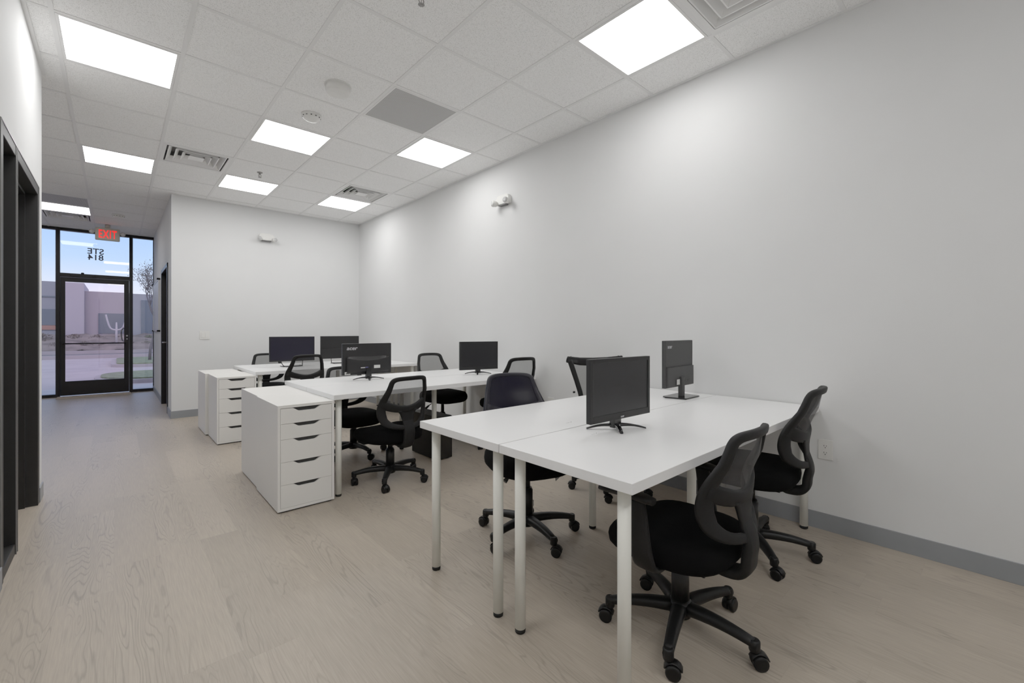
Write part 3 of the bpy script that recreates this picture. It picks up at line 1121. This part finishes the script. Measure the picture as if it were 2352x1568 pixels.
def caster_mesh(ang, R, swivel):
    b = B()
    mt = Matrix.Rotation(ang, 4, 'Z') @ Matrix.Translation((R, 0, 0)) @ Matrix.Rotation(swivel, 4, 'Z') @ Matrix.Translation((.016, 0, 0))
    for s in (-1, 1):
        m2_ = mt @ Matrix.Translation((0, s * .013, .026)) @ Matrix.Rotation(PI / 2, 4, 'X')
        lathe(b, [(.016, -.010), (.024, -.010), (.026, -.007), (.026, .007), (.024, .010), (.016, .010)], 18, m2_)
    # hood
    pts = []
    for k in range(7):
        a = PI * (.10 + .80 * k / 6)
        pts.append(mt @ Vector((.030 * math.cos(a), 0, .026 + .031 * math.sin(a))))
    sd = (mt.to_3x3() @ Vector((0, 1, 0))).normalized()
    cs = pts
    us = [sd] * 7
    ns = []
    for i in range(7):
        tg = (cs[min(i + 1, 6)] - cs[max(i - 1, 0)]).normalized()
        ns.append(tg.cross(sd).normalized())
    sweep(b, cs, us, ns, [.017] * 7, [.0035] * 7, 8, power=.5)
    mm = Matrix.Rotation(ang, 4, 'Z') @ Matrix.Translation((R, 0, 0))
    lathe(b, [(.007, .045), (.007, .070)], 10, mm)
    return b

def office_chair(x, y, rz, label, dz=0.0, base_rot=0.0, kind='round', arms=False, panel='meshf', lever=1, tag=False, seatw=1.0, swiv=0.6, recline=0.0):
    t = thing('office_chair', label, 'chair', (x, y, 0), rz, 'black swivel office chairs')
    # star base
    R = .272
    b = B()
    lathe(b, [(.030, .060), (.040, .062), (.046, .085), (.043, .118), (.033, .128), (.0, .128)], 24)
    angs = [math.radians(base_rot) - rz + 2 * PI * k / 5 for k in range(5)]
    for a in angs:
        dr = Vector((math.cos(a), math.sin(a), 0))
        sd = Vector((-math.sin(a), math.cos(a), 0))
        pts, hw, ht, ns = [], [], [], []
        for k in range(9):
            s_ = k / 8
            r = .025 + s_ * (R - .012)
            z = .098 + .012 * math.sin(s_ * PI * .6) - .026 * s_ ** 2
            pts.append(dr * r + Vector((0, 0, z)))
            hw.append(.030 - .012 * s_)
            ht.append(.024 - .009 * s_)
            ns.append(Vector((0, 0, 1)))
        sweep(b, pts, [sd] * 9, ns, hw, ht, 10)
        lathe(b, [(.017, .060), (.019, .066), (.019, .096), (.015, .101)], 16, Matrix.Translation(dr * R))
    base = obj('base', b, M['plastic'], t)
    for k, a in enumerate(angs):
        obj('caster', caster_mesh(a, R, swiv + [0.3, -.8, 1.1, .1, -.4][k]), M['plastic'], base)
    b = B()
    lathe(b, [(.034, .12), (.033, .25 + dz * .3), (.028, .252 + dz * .3), (.028, .262 + dz * .3)], 22)
    lathe(b, [(.020, .25), (.016, .352 + dz)], 18)
    obj('gas_lift', b, M['column'], t)
    # mechanism
    z0 = .330 + dz
    b = B()
    box(b, -.075, .075, -.12, .11, z0, z0 + .030, bev=.006)
    box(b, -.045, .045, -.08, .06, z0 - .022, z0 + .004, bev=.006)
    mech = obj('mechanism', b, M['plastic'], t)
    b = B()
    tube(b, [(.05 * lever, .03, z0 + .005), (.17 * lever, .03, z0 - .002), (.215 * lever, .04, z0 - .020)], .005, 8)
    tube(b, [(.205 * lever, .038, z0 - .016), (.255 * lever, .048, z0 - .042)], [.009, .014], 10)
    obj('adjustment_lever', b, M['plastic'], mech)
    # seat cushion: superellipse plan, waterfall front
    b = B()
    nu, lay = 40, [(.80, .352), (.93, .354), (.985, .370), (1.0, .394), (.985, .418), (.93, .436), (.82, .444), (.55, .446), (.25, .445)]
    rings = []
    for sc, z in lay:
        ring = []
        for k in range(nu):
            a = 2 * PI * k / nu
            ca, sa = math.cos(a), math.sin(a)
            px = .245 * seatw * math.copysign(abs(ca) ** .62, ca) * (1 - .05 * max(0, -sa))
            py = .015 + .235 * math.copysign(abs(sa) ** .70, sa)
            zz = z + dz - .032 * max(0, sa) ** 3 * (1 if z > .41 else .6) * sc ** 2 + .010 * max(0, -sa) * (1 if z > .41 else 0)
            ring.append(b.verts.new((px * sc, .015 + (py - .015) * sc, zz)))
        rings.append(ring)
    for r0, r1 in zip(rings[:-1], rings[1:]):
        for k in range(nu):
            b.faces.new((r0[k], r0[(k + 1) % nu], r1[(k + 1) % nu], r1[k]))
    b.faces.new(rings[0]); b.faces.new(rings[-1])
    obj('seat', b, M['fabric'], t, smooth=True)
    b = B(); box(b, -.17, .17, -.17, .17, .350 + dz, .358 + dz, bev=.004); obj('seat_pan', b, M['plastic'], t)
    if tag:
        b = B(); box(b, -.03, .03, -.0008, .0008, -.035, .0, mtx=Matrix.Translation((-.10, .19, .350 + dz)) @ Matrix.Rotation(.5, 4, 'Z') @ Matrix.Rotation(.25, 4, 'Y')); obj('hang_tag', b, M['tag'], t)
    # back
    if kind == 'round':
        b = B()
        C, Wd = ring_center(OUT, WID)
        if panel == 'navy':
            Wd = [q * .72 for q in Wd]
        strip(b, C, Wd, .0115, closed=True, seg=12)
        # sagging crossbar
        cb = [(u, .612 + .048 * (abs(u) / .19) ** 2) for u in [(-.19 + .38 * k / 16) for k in range(17)]]
        strip(b, cb, [.030 - .004 * math.cos(PI * (k / 8 - 1)) for k in range(17)], .013)
        # spine flaring out of the crossbar, running down under the seat
        sp_ = [(0, z) for z in (.606, .594, .580, .560, .535, .505, .470)]
        strip(b, sp_, [.088, .080, .069, .059, .051, .048, .047], .0085)
        for v in b.verts:
            v.co.z += dz
        bf = obj('back_frame', b, M['frame_pl'] if panel == 'meshf' else M['navy_edge'], t)
        # J bar
        b = B()
        pts = catmull([Vector((0, back_w(0, .53), .53)), Vector((0, back_w(0, .46) - .003, .46)), Vector((0, -.256, .400)), Vector((0, -.250, .358)), Vector((0, -.222, .333)), Vector((0, -.175, .328)), Vector((0, -.15, .334)), Vector((0, -.08, .337))], 5)
        cs = [p + Vector((0, 0, dz)) for p in pts]
        ns = []
        for i in range(len(cs)):
            tg = (cs[min(i + 1, len(cs) - 1)] - cs[max(i - 1, 0)]).normalized()
            ns.append(tg.cross(Vector((1, 0, 0))).normalized())
        n = len(cs)
        sweep(b, cs, [Vector((1, 0, 0))] * n, ns, [.047 - .006 * i / n for i in range(n)], [.007 + .012 * min(1, i / 7) for i in range(n)], 12, power=.5)
        js = obj('back_support', b, M['frame_pl'] if panel == 'meshf' else M['plastic'], t)
        # mesh panel
        b = B()
        nz_, nu_ = 12, 12
        outz = sorted([(z, u) for u, z in OUT])
        def half(z):
            for (za, ua), (zb, ub) in zip(outz[:-1], outz[1:]):
                if za <= z <= zb:
                    s_ = (z - za) / (zb - za + 1e-9)
                    return ua + (ub - ua) * s_
            return .1
        grid = []
        zlo = .600 if panel == 'meshf' else .475
        for k in range(nz_ + 1):
            row = []
            for q in range(nu_ + 1):
                v_ = -1 + 2 * q / nu_
                zt = .855
                zb_ = (zlo + .012 + .045 * v_ * v_) if panel == 'meshf' else (zlo + .06 * v_ ** 4)
                z = zb_ + (zt - zb_) * k / nz_
                hw = max(.02, half(z) - (.016 if panel == 'meshf' else .008))
                u = v_ * hw
                row.append(b.verts.new(back_point(u, z) + Vector((0, .004, dz))))
            grid.append(row)
        for k in range(nz_):
            for q in range(nu_):
                f = b.faces.new((grid[k][q], grid[k][q + 1], grid[k + 1][q + 1], grid[k + 1][q]))
                f.smooth = True
        mp = obj('mesh_panel', b, M[panel], bf)
        for part in (bf, mp, js):
            for v in part.data.vertices:
                v.co.y -= max(0, v.co.z - dz - .40) * math.tan(recline)
    else:
        # straight trapezoid back, wide at the top
        b = B()
        top, bot = .985, .60
        def pt(u, z):
            s_ = (z - bot) / (top - bot)
            return Vector((u, -.235 - .085 * s_ + .05 * (abs(u) / .24) ** 2, z + dz))
        cor = [(-.245, top), (-.12, top - .014), (0, top - .018), (.12, top - .014), (.245, top), (.247, top - .02), (.225, .90), (.19, .79), (.165, .70), (.155, .64), (.13, .60), (0, .59), (-.13, .60), (-.155, .64), (-.165, .70), (-.19, .79), (-.225, .90), (-.247, top - .02)]
        P = cor
        wd = [.026, .032, .034, .032, .026, .024, .022, .021, .021, .021, .020, .020, .020, .021, .021, .021, .022, .024]
        n = len(P)
        Pc = []
        for i in range(n):
            tx = P[(i + 1) % n][0] - P[(i - 1) % n][0]
            tz = P[(i + 1) % n][1] - P[(i - 1) % n][1]
            L_ = math.hypot(tx, tz)
            Pc.append((P[i][0] + tz / L_ * wd[i], P[i][1] - tx / L_ * wd[i]))
        cs = [pt(*p) for p in Pc]
        us, ns = [], []
        for i in range(n):
            tg = (cs[(i + 1) % n] - cs[(i - 1) % n]).normalized()
            nn = Vector((0, 1, .1)).normalized()
            uu = tg.cross(nn).normalized()
            us.append(uu); ns.append(uu.cross(tg).normalized())
        sweep(b, cs, us, ns, wd, [.012] * n, 10, closed=True)
        bf = obj('back_frame', b, M['plastic'], t)
        b = B()
        rows = []
        for k in range(9):
            z = .61 + (top - .03 - .61) * k / 8
            hw = .14 + (.225 - .14) * max(0, (z - .64)) / (top - .64)
            rows.append([b.verts.new(pt(hw * (-1 + 2 * q / 6), z)) for q in range(7)])
        for k in range(8):
            for q in range(6):
                b.faces.new((rows[k][q], rows[k][q + 1], rows[k + 1][q + 1], rows[k + 1][q]))
        obj('mesh_panel', b, M['meshf'], bf)
        b = B()
        for s in (-1, 1):
            tube(b, catmull([(s * .15, -.235, .66 + dz), (s * .12, -.245, .48 + dz), (s * .06, -.20, .352 + dz), (s * .03, -.08, .345 + dz)], 5), .014, 10)
        obj('back_support', b, M['plastic'], t)
        b = B()
        for s in (-1, 1):
            lathe(b, [(.007, 0), (.009, .008), (.007, .016), (0, .018)], 12, Matrix.Translation((s * .185, -.245, .70 + dz)) @ Matrix.Rotation(s * PI / 2, 4, 'Y'))
        obj('tension_knob', b, M['plastic'], bf)
    if arms:
        for s in (-1, 1):
            b = B()
            pts = catmull([Vector((s * .10, .0, .345 + dz)), Vector((s * .20, .0, .343 + dz)), Vector((s * .262, .0, .362 + dz)), Vector((s * .275, .01, .43 + dz)), Vector((s * .275, .02, .53 + dz)), Vector((s * .270, .03, .590 + dz))], 5)
            n = len(pts)
            ns, us = [], []
            for i in range(n):
                tg = (pts[min(i + 1, n - 1)] - pts[max(i - 1, 0)]).normalized()
                u_ = Vector((0, 1, 0))
                us.append(u_); ns.append(tg.cross(u_).normalized())
            sweep(b, pts, us, ns, [.046 - .014 * abs(2 * i / n - .8) for i in range(n)], [.011] * n, 12, power=.6)
            ar = obj('armrest', b, M['frame_pl'], t)
            b = B()
            q = [Vector((s * .268, -.035 + .22 * k / 6, .601 + dz + .006 * math.sin(PI * k / 6))) for k in range(7)]
            sweep(b, q, [Vector((1, 0, 0))] * 7, [Vector((0, 0, 1))] * 7, [.018, .028, .031, .032, .032, .030, .022], [.012, .014, .014, .014, .014, .014, .010], 12)
            obj('arm_pad', b, M['plastic'], ar)
    return t

R_ = math.radians
# (near side of a desk: facing +y; far side: facing -y)
office_chair(1.665, .85, R_(1), 'black mesh office chair nearest the camera, curved armrests, tucked under the closest desk', -.014, 55, arms=True)
office_chair(2.555, .90, R_(5), 'black mesh office chair beside the right wall outlet, pulled up to the closest desk', .046, 4, recline=R_(4))
office_chair(1.775, 1.84, R_(160), 'office chair with navy plastic-covered back behind the nearest desk pair', .057, 41, panel='navy', lever=.62, tag=True)
office_chair(2.755, 1.955, R_(152), 'office chair with straight tapered back behind the front monitor', 0, 65, kind='taper')
office_chair(1.62, 3.25, R_(6), 'black mesh office chair at the near side of the middle desks beside the drawers', -.018, 19)
office_chair(2.93, 3.33, R_(-6), 'black mesh office chair at the middle desks closest to the right wall', .07, 1)
office_chair(1.69, 4.15, R_(180), 'black mesh office chair mostly hidden behind the lettered monitor on the middle desks', -.035, 62)
office_chair(2.71, 4.17, R_(180 + 2), 'black mesh office chair beyond the middle desks, left of the star-footed monitor', .065, 20)
office_chair(1.57, 5.42, R_(4), 'black mesh chair with glossy top rim at the near side of the last desks', .06, 30)
office_chair(1.60, 6.80, R_(180), 'black mesh office chair behind the navy screen, closest to the back wall', 0, 12)

# ---------------------------------------------------------------- computer tower under the middle desks
t = thing('computer_tower', 'black computer tower standing on the floor under the middle desks', 'computer', (2.245, 3.65, 0), 0)
b = B(); box(b, -.085, .085, -.22, .22, .008, .40, bev=.004); obj('case', b, M['plastic'], t)
b = B(); box(b, -.083, .083, -.232, -.219, .012, .396, bev=.005); obj('front_panel', b, M['gloss'], t)
b = B()
for sx in (-.06, .06):
    for sy in (-.18, .18):
        lathe(b, [(.012, 0), (.012, .009)], 12, Matrix.Translation((sx, sy, 0)))
obj('foot', b, M['rubber'], t)
b = B()
tube(b, catmull([(2.245, 3.88, .20), (2.25, 3.95, .25), (2.36, 4.02, .12), (2.44, 4.06, .012), (2.60, 4.22, .006), (2.9, 4.36, .006)], 6), .004, 6)
obj('power_cable', b, M['rubber'], label='thin black power cable trailing from the computer tower under the desks', category='cable')

# ---------------------------------------------------------------- outside
def flat(name, x0, x1, y0, y1, z, m, **kw):
    b = B(); box(b, x0, x1, y0, y1, z - .05, z)
    return obj(name, b, m, **kw)
M['asphalt'] = noisy(mat('warm_asphalt', (0.42, 0.345, 0.345), 0.9), 1.2, 0.08)
M['walk'] = noisy(mat('concrete_walk', (0.42, 0.40, 0.41), 0.9), 2, 0.06)
M['kerb'] = noisy(mat('kerb_concrete', (0.36, 0.30, 0.30), 0.9), 2, 0.06)
M['road'] = noisy(mat('dark_road', (0.13, 0.11, 0.11), 0.9), 1, 0.1)
M['grass'] = noisy(mat('lawn', (0.155, 0.175, 0.085), 0.95), 9, 0.4)
M['berm'] = noisy(mat('dry_planting', (0.15, 0.112, 0.098), 0.95), 1.6, 0.5, 0.6, 6)
M['stucco'] = noisy(mat('pale_stucco', (0.43, 0.375, 0.40), 0.9), .4, 0.04)
M['stucco2'] = noisy(mat('pink_grey_stucco', (0.35, 0.285, 0.31), 0.9), .4, 0.04)
M['stucco3'] = noisy(mat('grey_stucco', (0.27, 0.255, 0.28), 0.9), .4, 0.04)
M['wind'] = mat('dark_facade_glass', (0.10, 0.11, 0.135), 0.3)
M['redline'] = mat('rust_band', (0.36, 0.16, 0.12), 0.8)
M['bark'] = noisy(mat('grey_bark', (0.11, 0.09, 0.09), 0.9), 20, 0.2)
M['twig'] = noisy(mat('dry_leaf', (0.13, 0.115, 0.10), 0.9), 20, 0.3)
M['cactus'] = noisy(mat('pale_cactus_skin', (0.47, 0.42, 0.43), 0.8), 10, 0.1)
M['bush'] = noisy(mat('dusty_bush_leaf', (0.22, 0.17, 0.14), 0.95), 8, 0.4)
M['bush2'] = noisy(mat('olive_bush_leaf', (0.20, 0.21, 0.12), 0.95), 8, 0.4)

flat('ground', -60, 60, YG + .06, 80, -.10, M['asphalt'], kind='structure')
flat('sidewalk', -12, 12, YG + .06, 13.1, -.03, M['walk'], kind='structure')
def patch(name, pts, z, m, **kw):
    b = B()
    prism(b, pts, lambda p, q, d: Vector((p, q, d)), z - .12, z)
    return obj(name, b, m, **kw)
def rounded(x0, x1, y0, y1, r):
    P = []
    for cx, cy, a0 in ((x1 - r, y1 - r, 0), (x0 + r, y1 - r, 90), (x0 + r, y0 + r, 180), (x1 - r, y0 + r, 270)):
        for k in range(7):
            a = R_(a0 + 15 * k)
            P.append((cx + r * math.cos(a), cy + r * math.sin(a)))
    return P
patch('kerb_island', rounded(-.42, 6.1, 14.1, 16.9, 1.1), .0, M['kerb'], kind='structure')
patch('lawn_grass', rounded(-.30, 6.0, 14.22, 16.78, 1.0), .035, M['grass'], kind='stuff', label='small green lawn island outside the glass door', category='grass')
patch('kerb_island', rounded(-.15, 9.1, 20.4, 25.6, .8), .0, M['kerb'], kind='structure')
patch('lawn_grass', rounded(.0, 9.0, 20.55, 25.4, .7), .035, M['grass'], kind='stuff', label='far strip of green lawn across the drive outside', category='grass')
flat('road', -40, 40, 28.5, 33.0, -.06, M['road'], kind='structure')
b = B(); box(b, -40, 40, 28.1, 28.35, -.1, .06); box(b, -40, 40, 33.1, 33.35, -.1, .10); obj('kerb_line', b, M['kerb'], kind='structure')
# planted berm
b = B()
nx, ny = 60, 8
V = [[b.verts.new((-14 + 28 * i / nx, 33.4 + 5.6 * j / ny, .05 + .85 * math.sin(PI * .5 * min(1, j / ny * 1.3)) + .10 * math.sin(i * 1.7 + j) + random.uniform(-.05, .05))) for j in range(ny + 1)] for i in range(nx + 1)]
for i in range(nx):
    for j in range(ny):
        f = b.faces.new((V[i][j], V[i + 1][j], V[i + 1][j + 1], V[i][j + 1])); f.smooth = True
obj('terrain_berm', b, M['berm'], kind='structure')

def bush(x, y, z, r, label, m):
    b = B()
    rd = random.Random(int(x * 100 + y * 7))
    for k in range(520):
        th, ph = rd.uniform(0, 2 * PI), rd.uniform(0, PI * .55)
        rr = r * rd.uniform(.55, 1.0)
        c = Vector((rr * math.sin(ph) * math.cos(th), rr * math.sin(ph) * math.sin(th), rr * .75 * math.cos(ph)))
        s = r * rd.uniform(.04, .09)
        a = Vector((rd.uniform(-1, 1), rd.uniform(-1, 1), rd.uniform(-1, 1))).normalized()
        d = a.cross(Vector((0.3, .2, 1))).normalized()
        b.faces.new([b.verts.new(c + a * s), b.verts.new(c + d * s * .6), b.verts.new(c - a * s), b.verts.new(c - d * s * .6)])
    lf = thing('shrub', label, 'shrub', (x, y, z), 0, 'dry shrubs on the planted bank outside')
    obj('foliage', b, m, lf)
    b = B(); tube(b, [(0, 0, -.2), (0, 0, r * .5)], .04, 6); obj('stem', b, M['bark'], lf)
for k, (bx, by, r) in enumerate([(-4.4, 36.4, .62), (-3.1, 36.0, .60), (-1.9, 36.6, .52), (-.85, 36.2, .46), (.02, 36.9, .36), (.75, 36.3, .36), (1.55, 36.4, .40), (2.45, 36.5, .46), (-2.4, 34.7, .40), (-1.35, 34.8, .40), (-.62, 34.6, .26), (.62, 34.8, .34), (1.38, 34.7, .36), (2.15, 34.9, .38), (-3.6, 34.6, .42)]):
    bush(bx, by, .62 if by > 35.5 else .30, r, 'dusty low shrub on the bank outside the glass front', M['bush2'] if k in (6, 12) else M['bush'])

# opposite building
t = thing('office_building', 'pale flat-roofed building across the road outside the glass front', 'building', (0, 40, 0))
b = B(); box(b, -2.55, -1.55, -.6, 6, 0, 4.25); obj('wall', b, M['stucco'], t)
b = B(); box(b, -1.55, .75, 0, 6, 0, 3.78); obj('wall', b, M['stucco2'], t)
b = B(); box(b, .75, 12, -.3, 6, 0, 3.72); obj('wall', b, M['stucco3'], t)
b = B(); box(b, -14, -2.55, 0, 6, 0, 4.30); obj('wall', b, M['stucco3'], t)
b = B(); box(b, -14, -2.56, -.05, .02, 1.55, 2.55); obj('window', b, M['wind'], t)
b = B(); box(b, -14, -2.56, -.08, .02, 1.25, 1.52); obj('wall_band', b, M['redline'], t)
b = B(); box(b, -.9, .74, -.05, .02, 1.0, 2.35); obj('window', b, M['wind'], t)
b = B(); box(b, 1.25, 2.6, -.36, -.28, .8, 3.3); obj('window', b, M['wind'], t)
b = B(); box(b, -14, -2.56, -.06, .02, 3.30, 3.38); obj('parapet_line', b, M['wind'], t)

# forked pale cactus
t = thing('cactus', 'pale forked cactus standing on the bank outside the glass door', 'cactus', (.0, 34.6, .5), 0)
b = B()
tube(b, [(0, 0, -.1), (0, 0, .70), (0, 0, 1.18)], [.060, .055, .030], 10)
for s in (-1, 1):
    tube(b, catmull([(0, 0, .72), (s * .22, 0, .80), (s * .34, 0, 1.05), (s * .46, 0, 1.62)], 6), .045, 10)
obj('stem', b, M['cactus'], t)

# sparse tree by the right pane
def tree(x, y, z, H, seed, label):
    rd = random.Random(seed)
    t = thing('tree', label, 'tree', (x, y, z))
    b = B(); lb = B()
    def branch(p, d, L_, r, lvl):
        pts = [p]
        q = p.copy()
        dd = d.copy()
        for k in range(4):
            dd = (dd + Vector((rd.uniform(-.25, .25), rd.uniform(-.25, .25), rd.uniform(-.05, .22)))).normalized()
            q = q + dd * (L_ / 4)
            pts.append(q.copy())
        tube(b, pts, [r, r * .9, r * .8, r * .65, r * .5], 5)
        if lvl == 0:
            for k in range(3):
                c = pts[rd.randint(1, 4)] + Vector([rd.uniform(-.12, .12) for _ in range(3)])
                s = rd.uniform(.014, .032)
                a = Vector([rd.uniform(-1, 1) for _ in range(3)]).normalized()
                d_ = a.cross(Vector((.2, 1, .3))).normalized()
                lb.faces.new([lb.verts.new(c + a * s), lb.verts.new(c + d_ * s * .6), lb.verts.new(c - a * s), lb.verts.new(c - d_ * s * .6)])
            return
        for k in range(5 if lvl < 4 else 4):
            s0 = pts[rd.randint(2, 4)]
            nd = (dd + Vector((rd.uniform(-.9, .9), rd.uniform(-.9, .9), rd.uniform(-.1, .7)))).normalized()
            branch(s0.copy(), nd, L_ * .62, r * .5, lvl - 1)
    branch(Vector((0, 0, 0)), Vector((0, 0, 1)), H * .42, .055, 4)
    obj('trunk', b, M['bark'], t)
    obj('foliage', lb, M['twig'], t)
tree(.98, 22.6, .03, 4.3, 5, 'thin sparse-leaved tree outside beyond the right glass pane')

# ---------------------------------------------------------------- world, sun
w = bpy.data.worlds.new('sky')
S.world = w
w.use_nodes = True
nt = w.node_tree
bg = nt.nodes['Background']
tc = nt.nodes.new('ShaderNodeTexCoord')
sep = nt.nodes.new('ShaderNodeSeparateXYZ')
nt.links.new(tc.outputs['Generated'], sep.inputs[0])
rp = nt.nodes.new('ShaderNodeValToRGB')
e = rp.color_ramp.elements
e[0].position = 0.0
e[0].color = (0.93, 0.93, 1.0, 1)
e[1].position = 1.0
e[1].color = (0.50, 0.58, 0.78, 1)
for p_, c_ in ((.05, (0.86, 0.90, 1.0)), (.12, (0.46, 0.68, 1.0)), (.22, (0.25, 0.49, 1.0)), (.4, (0.42, 0.56, 0.90))):
    q = e.new(p_)
    q.color = (*c_, 1)
nt.links.new(sep.outputs[2], rp.inputs[0])
nt.links.new(rp.outputs[0], bg.inputs[0])
bg.inputs[1].default_value = 0.80

sl = bpy.data.lights.new('fill_sun', 'SUN')  # soft daylight lamp, added to brighten the facade and ground outside
sl.energy = 0.45
sl.angle = R_(25)
sl.color = (1.0, 0.90, 0.88)
so = bpy.data.objects.new('fill_sun', sl)
COL.objects.link(so)
so.rotation_euler = (R_(52), 0, R_(-14))

# ---------------------------------------------------------------- camera
cam = bpy.data.cameras.new('camera')
co = bpy.data.objects.new('camera', cam)
COL.objects.link(co)
co.location = (0, 0, CAM_H)
co.rotation_euler = (PI / 2, 0, -.7331)
cam.sensor_width = 36
cam.lens = 36 * 1008.8 / 2352
cam.shift_x = 0
cam.shift_y = -(784 - 759.3) / 2352
cam.clip_start = .02
cam.clip_end = 300
S.camera = co

S.view_settings.view_transform = 'Standard'
S.view_settings.look = 'None'
S.view_settings.exposure = 0.64
S.view_settings.gamma = 1.44
S.cycles.max_bounces = 7
S.cycles.diffuse_bounces = 5
S.cycles.glossy_bounces = 3
S.cycles.transparent_max_bounces = 12
S.cycles.sample_clamp_indirect = 4.0
S.cycles.use_adaptive_sampling = True
S.cycles.adaptive_threshold = 0.05
S.cycles.use_denoising = True
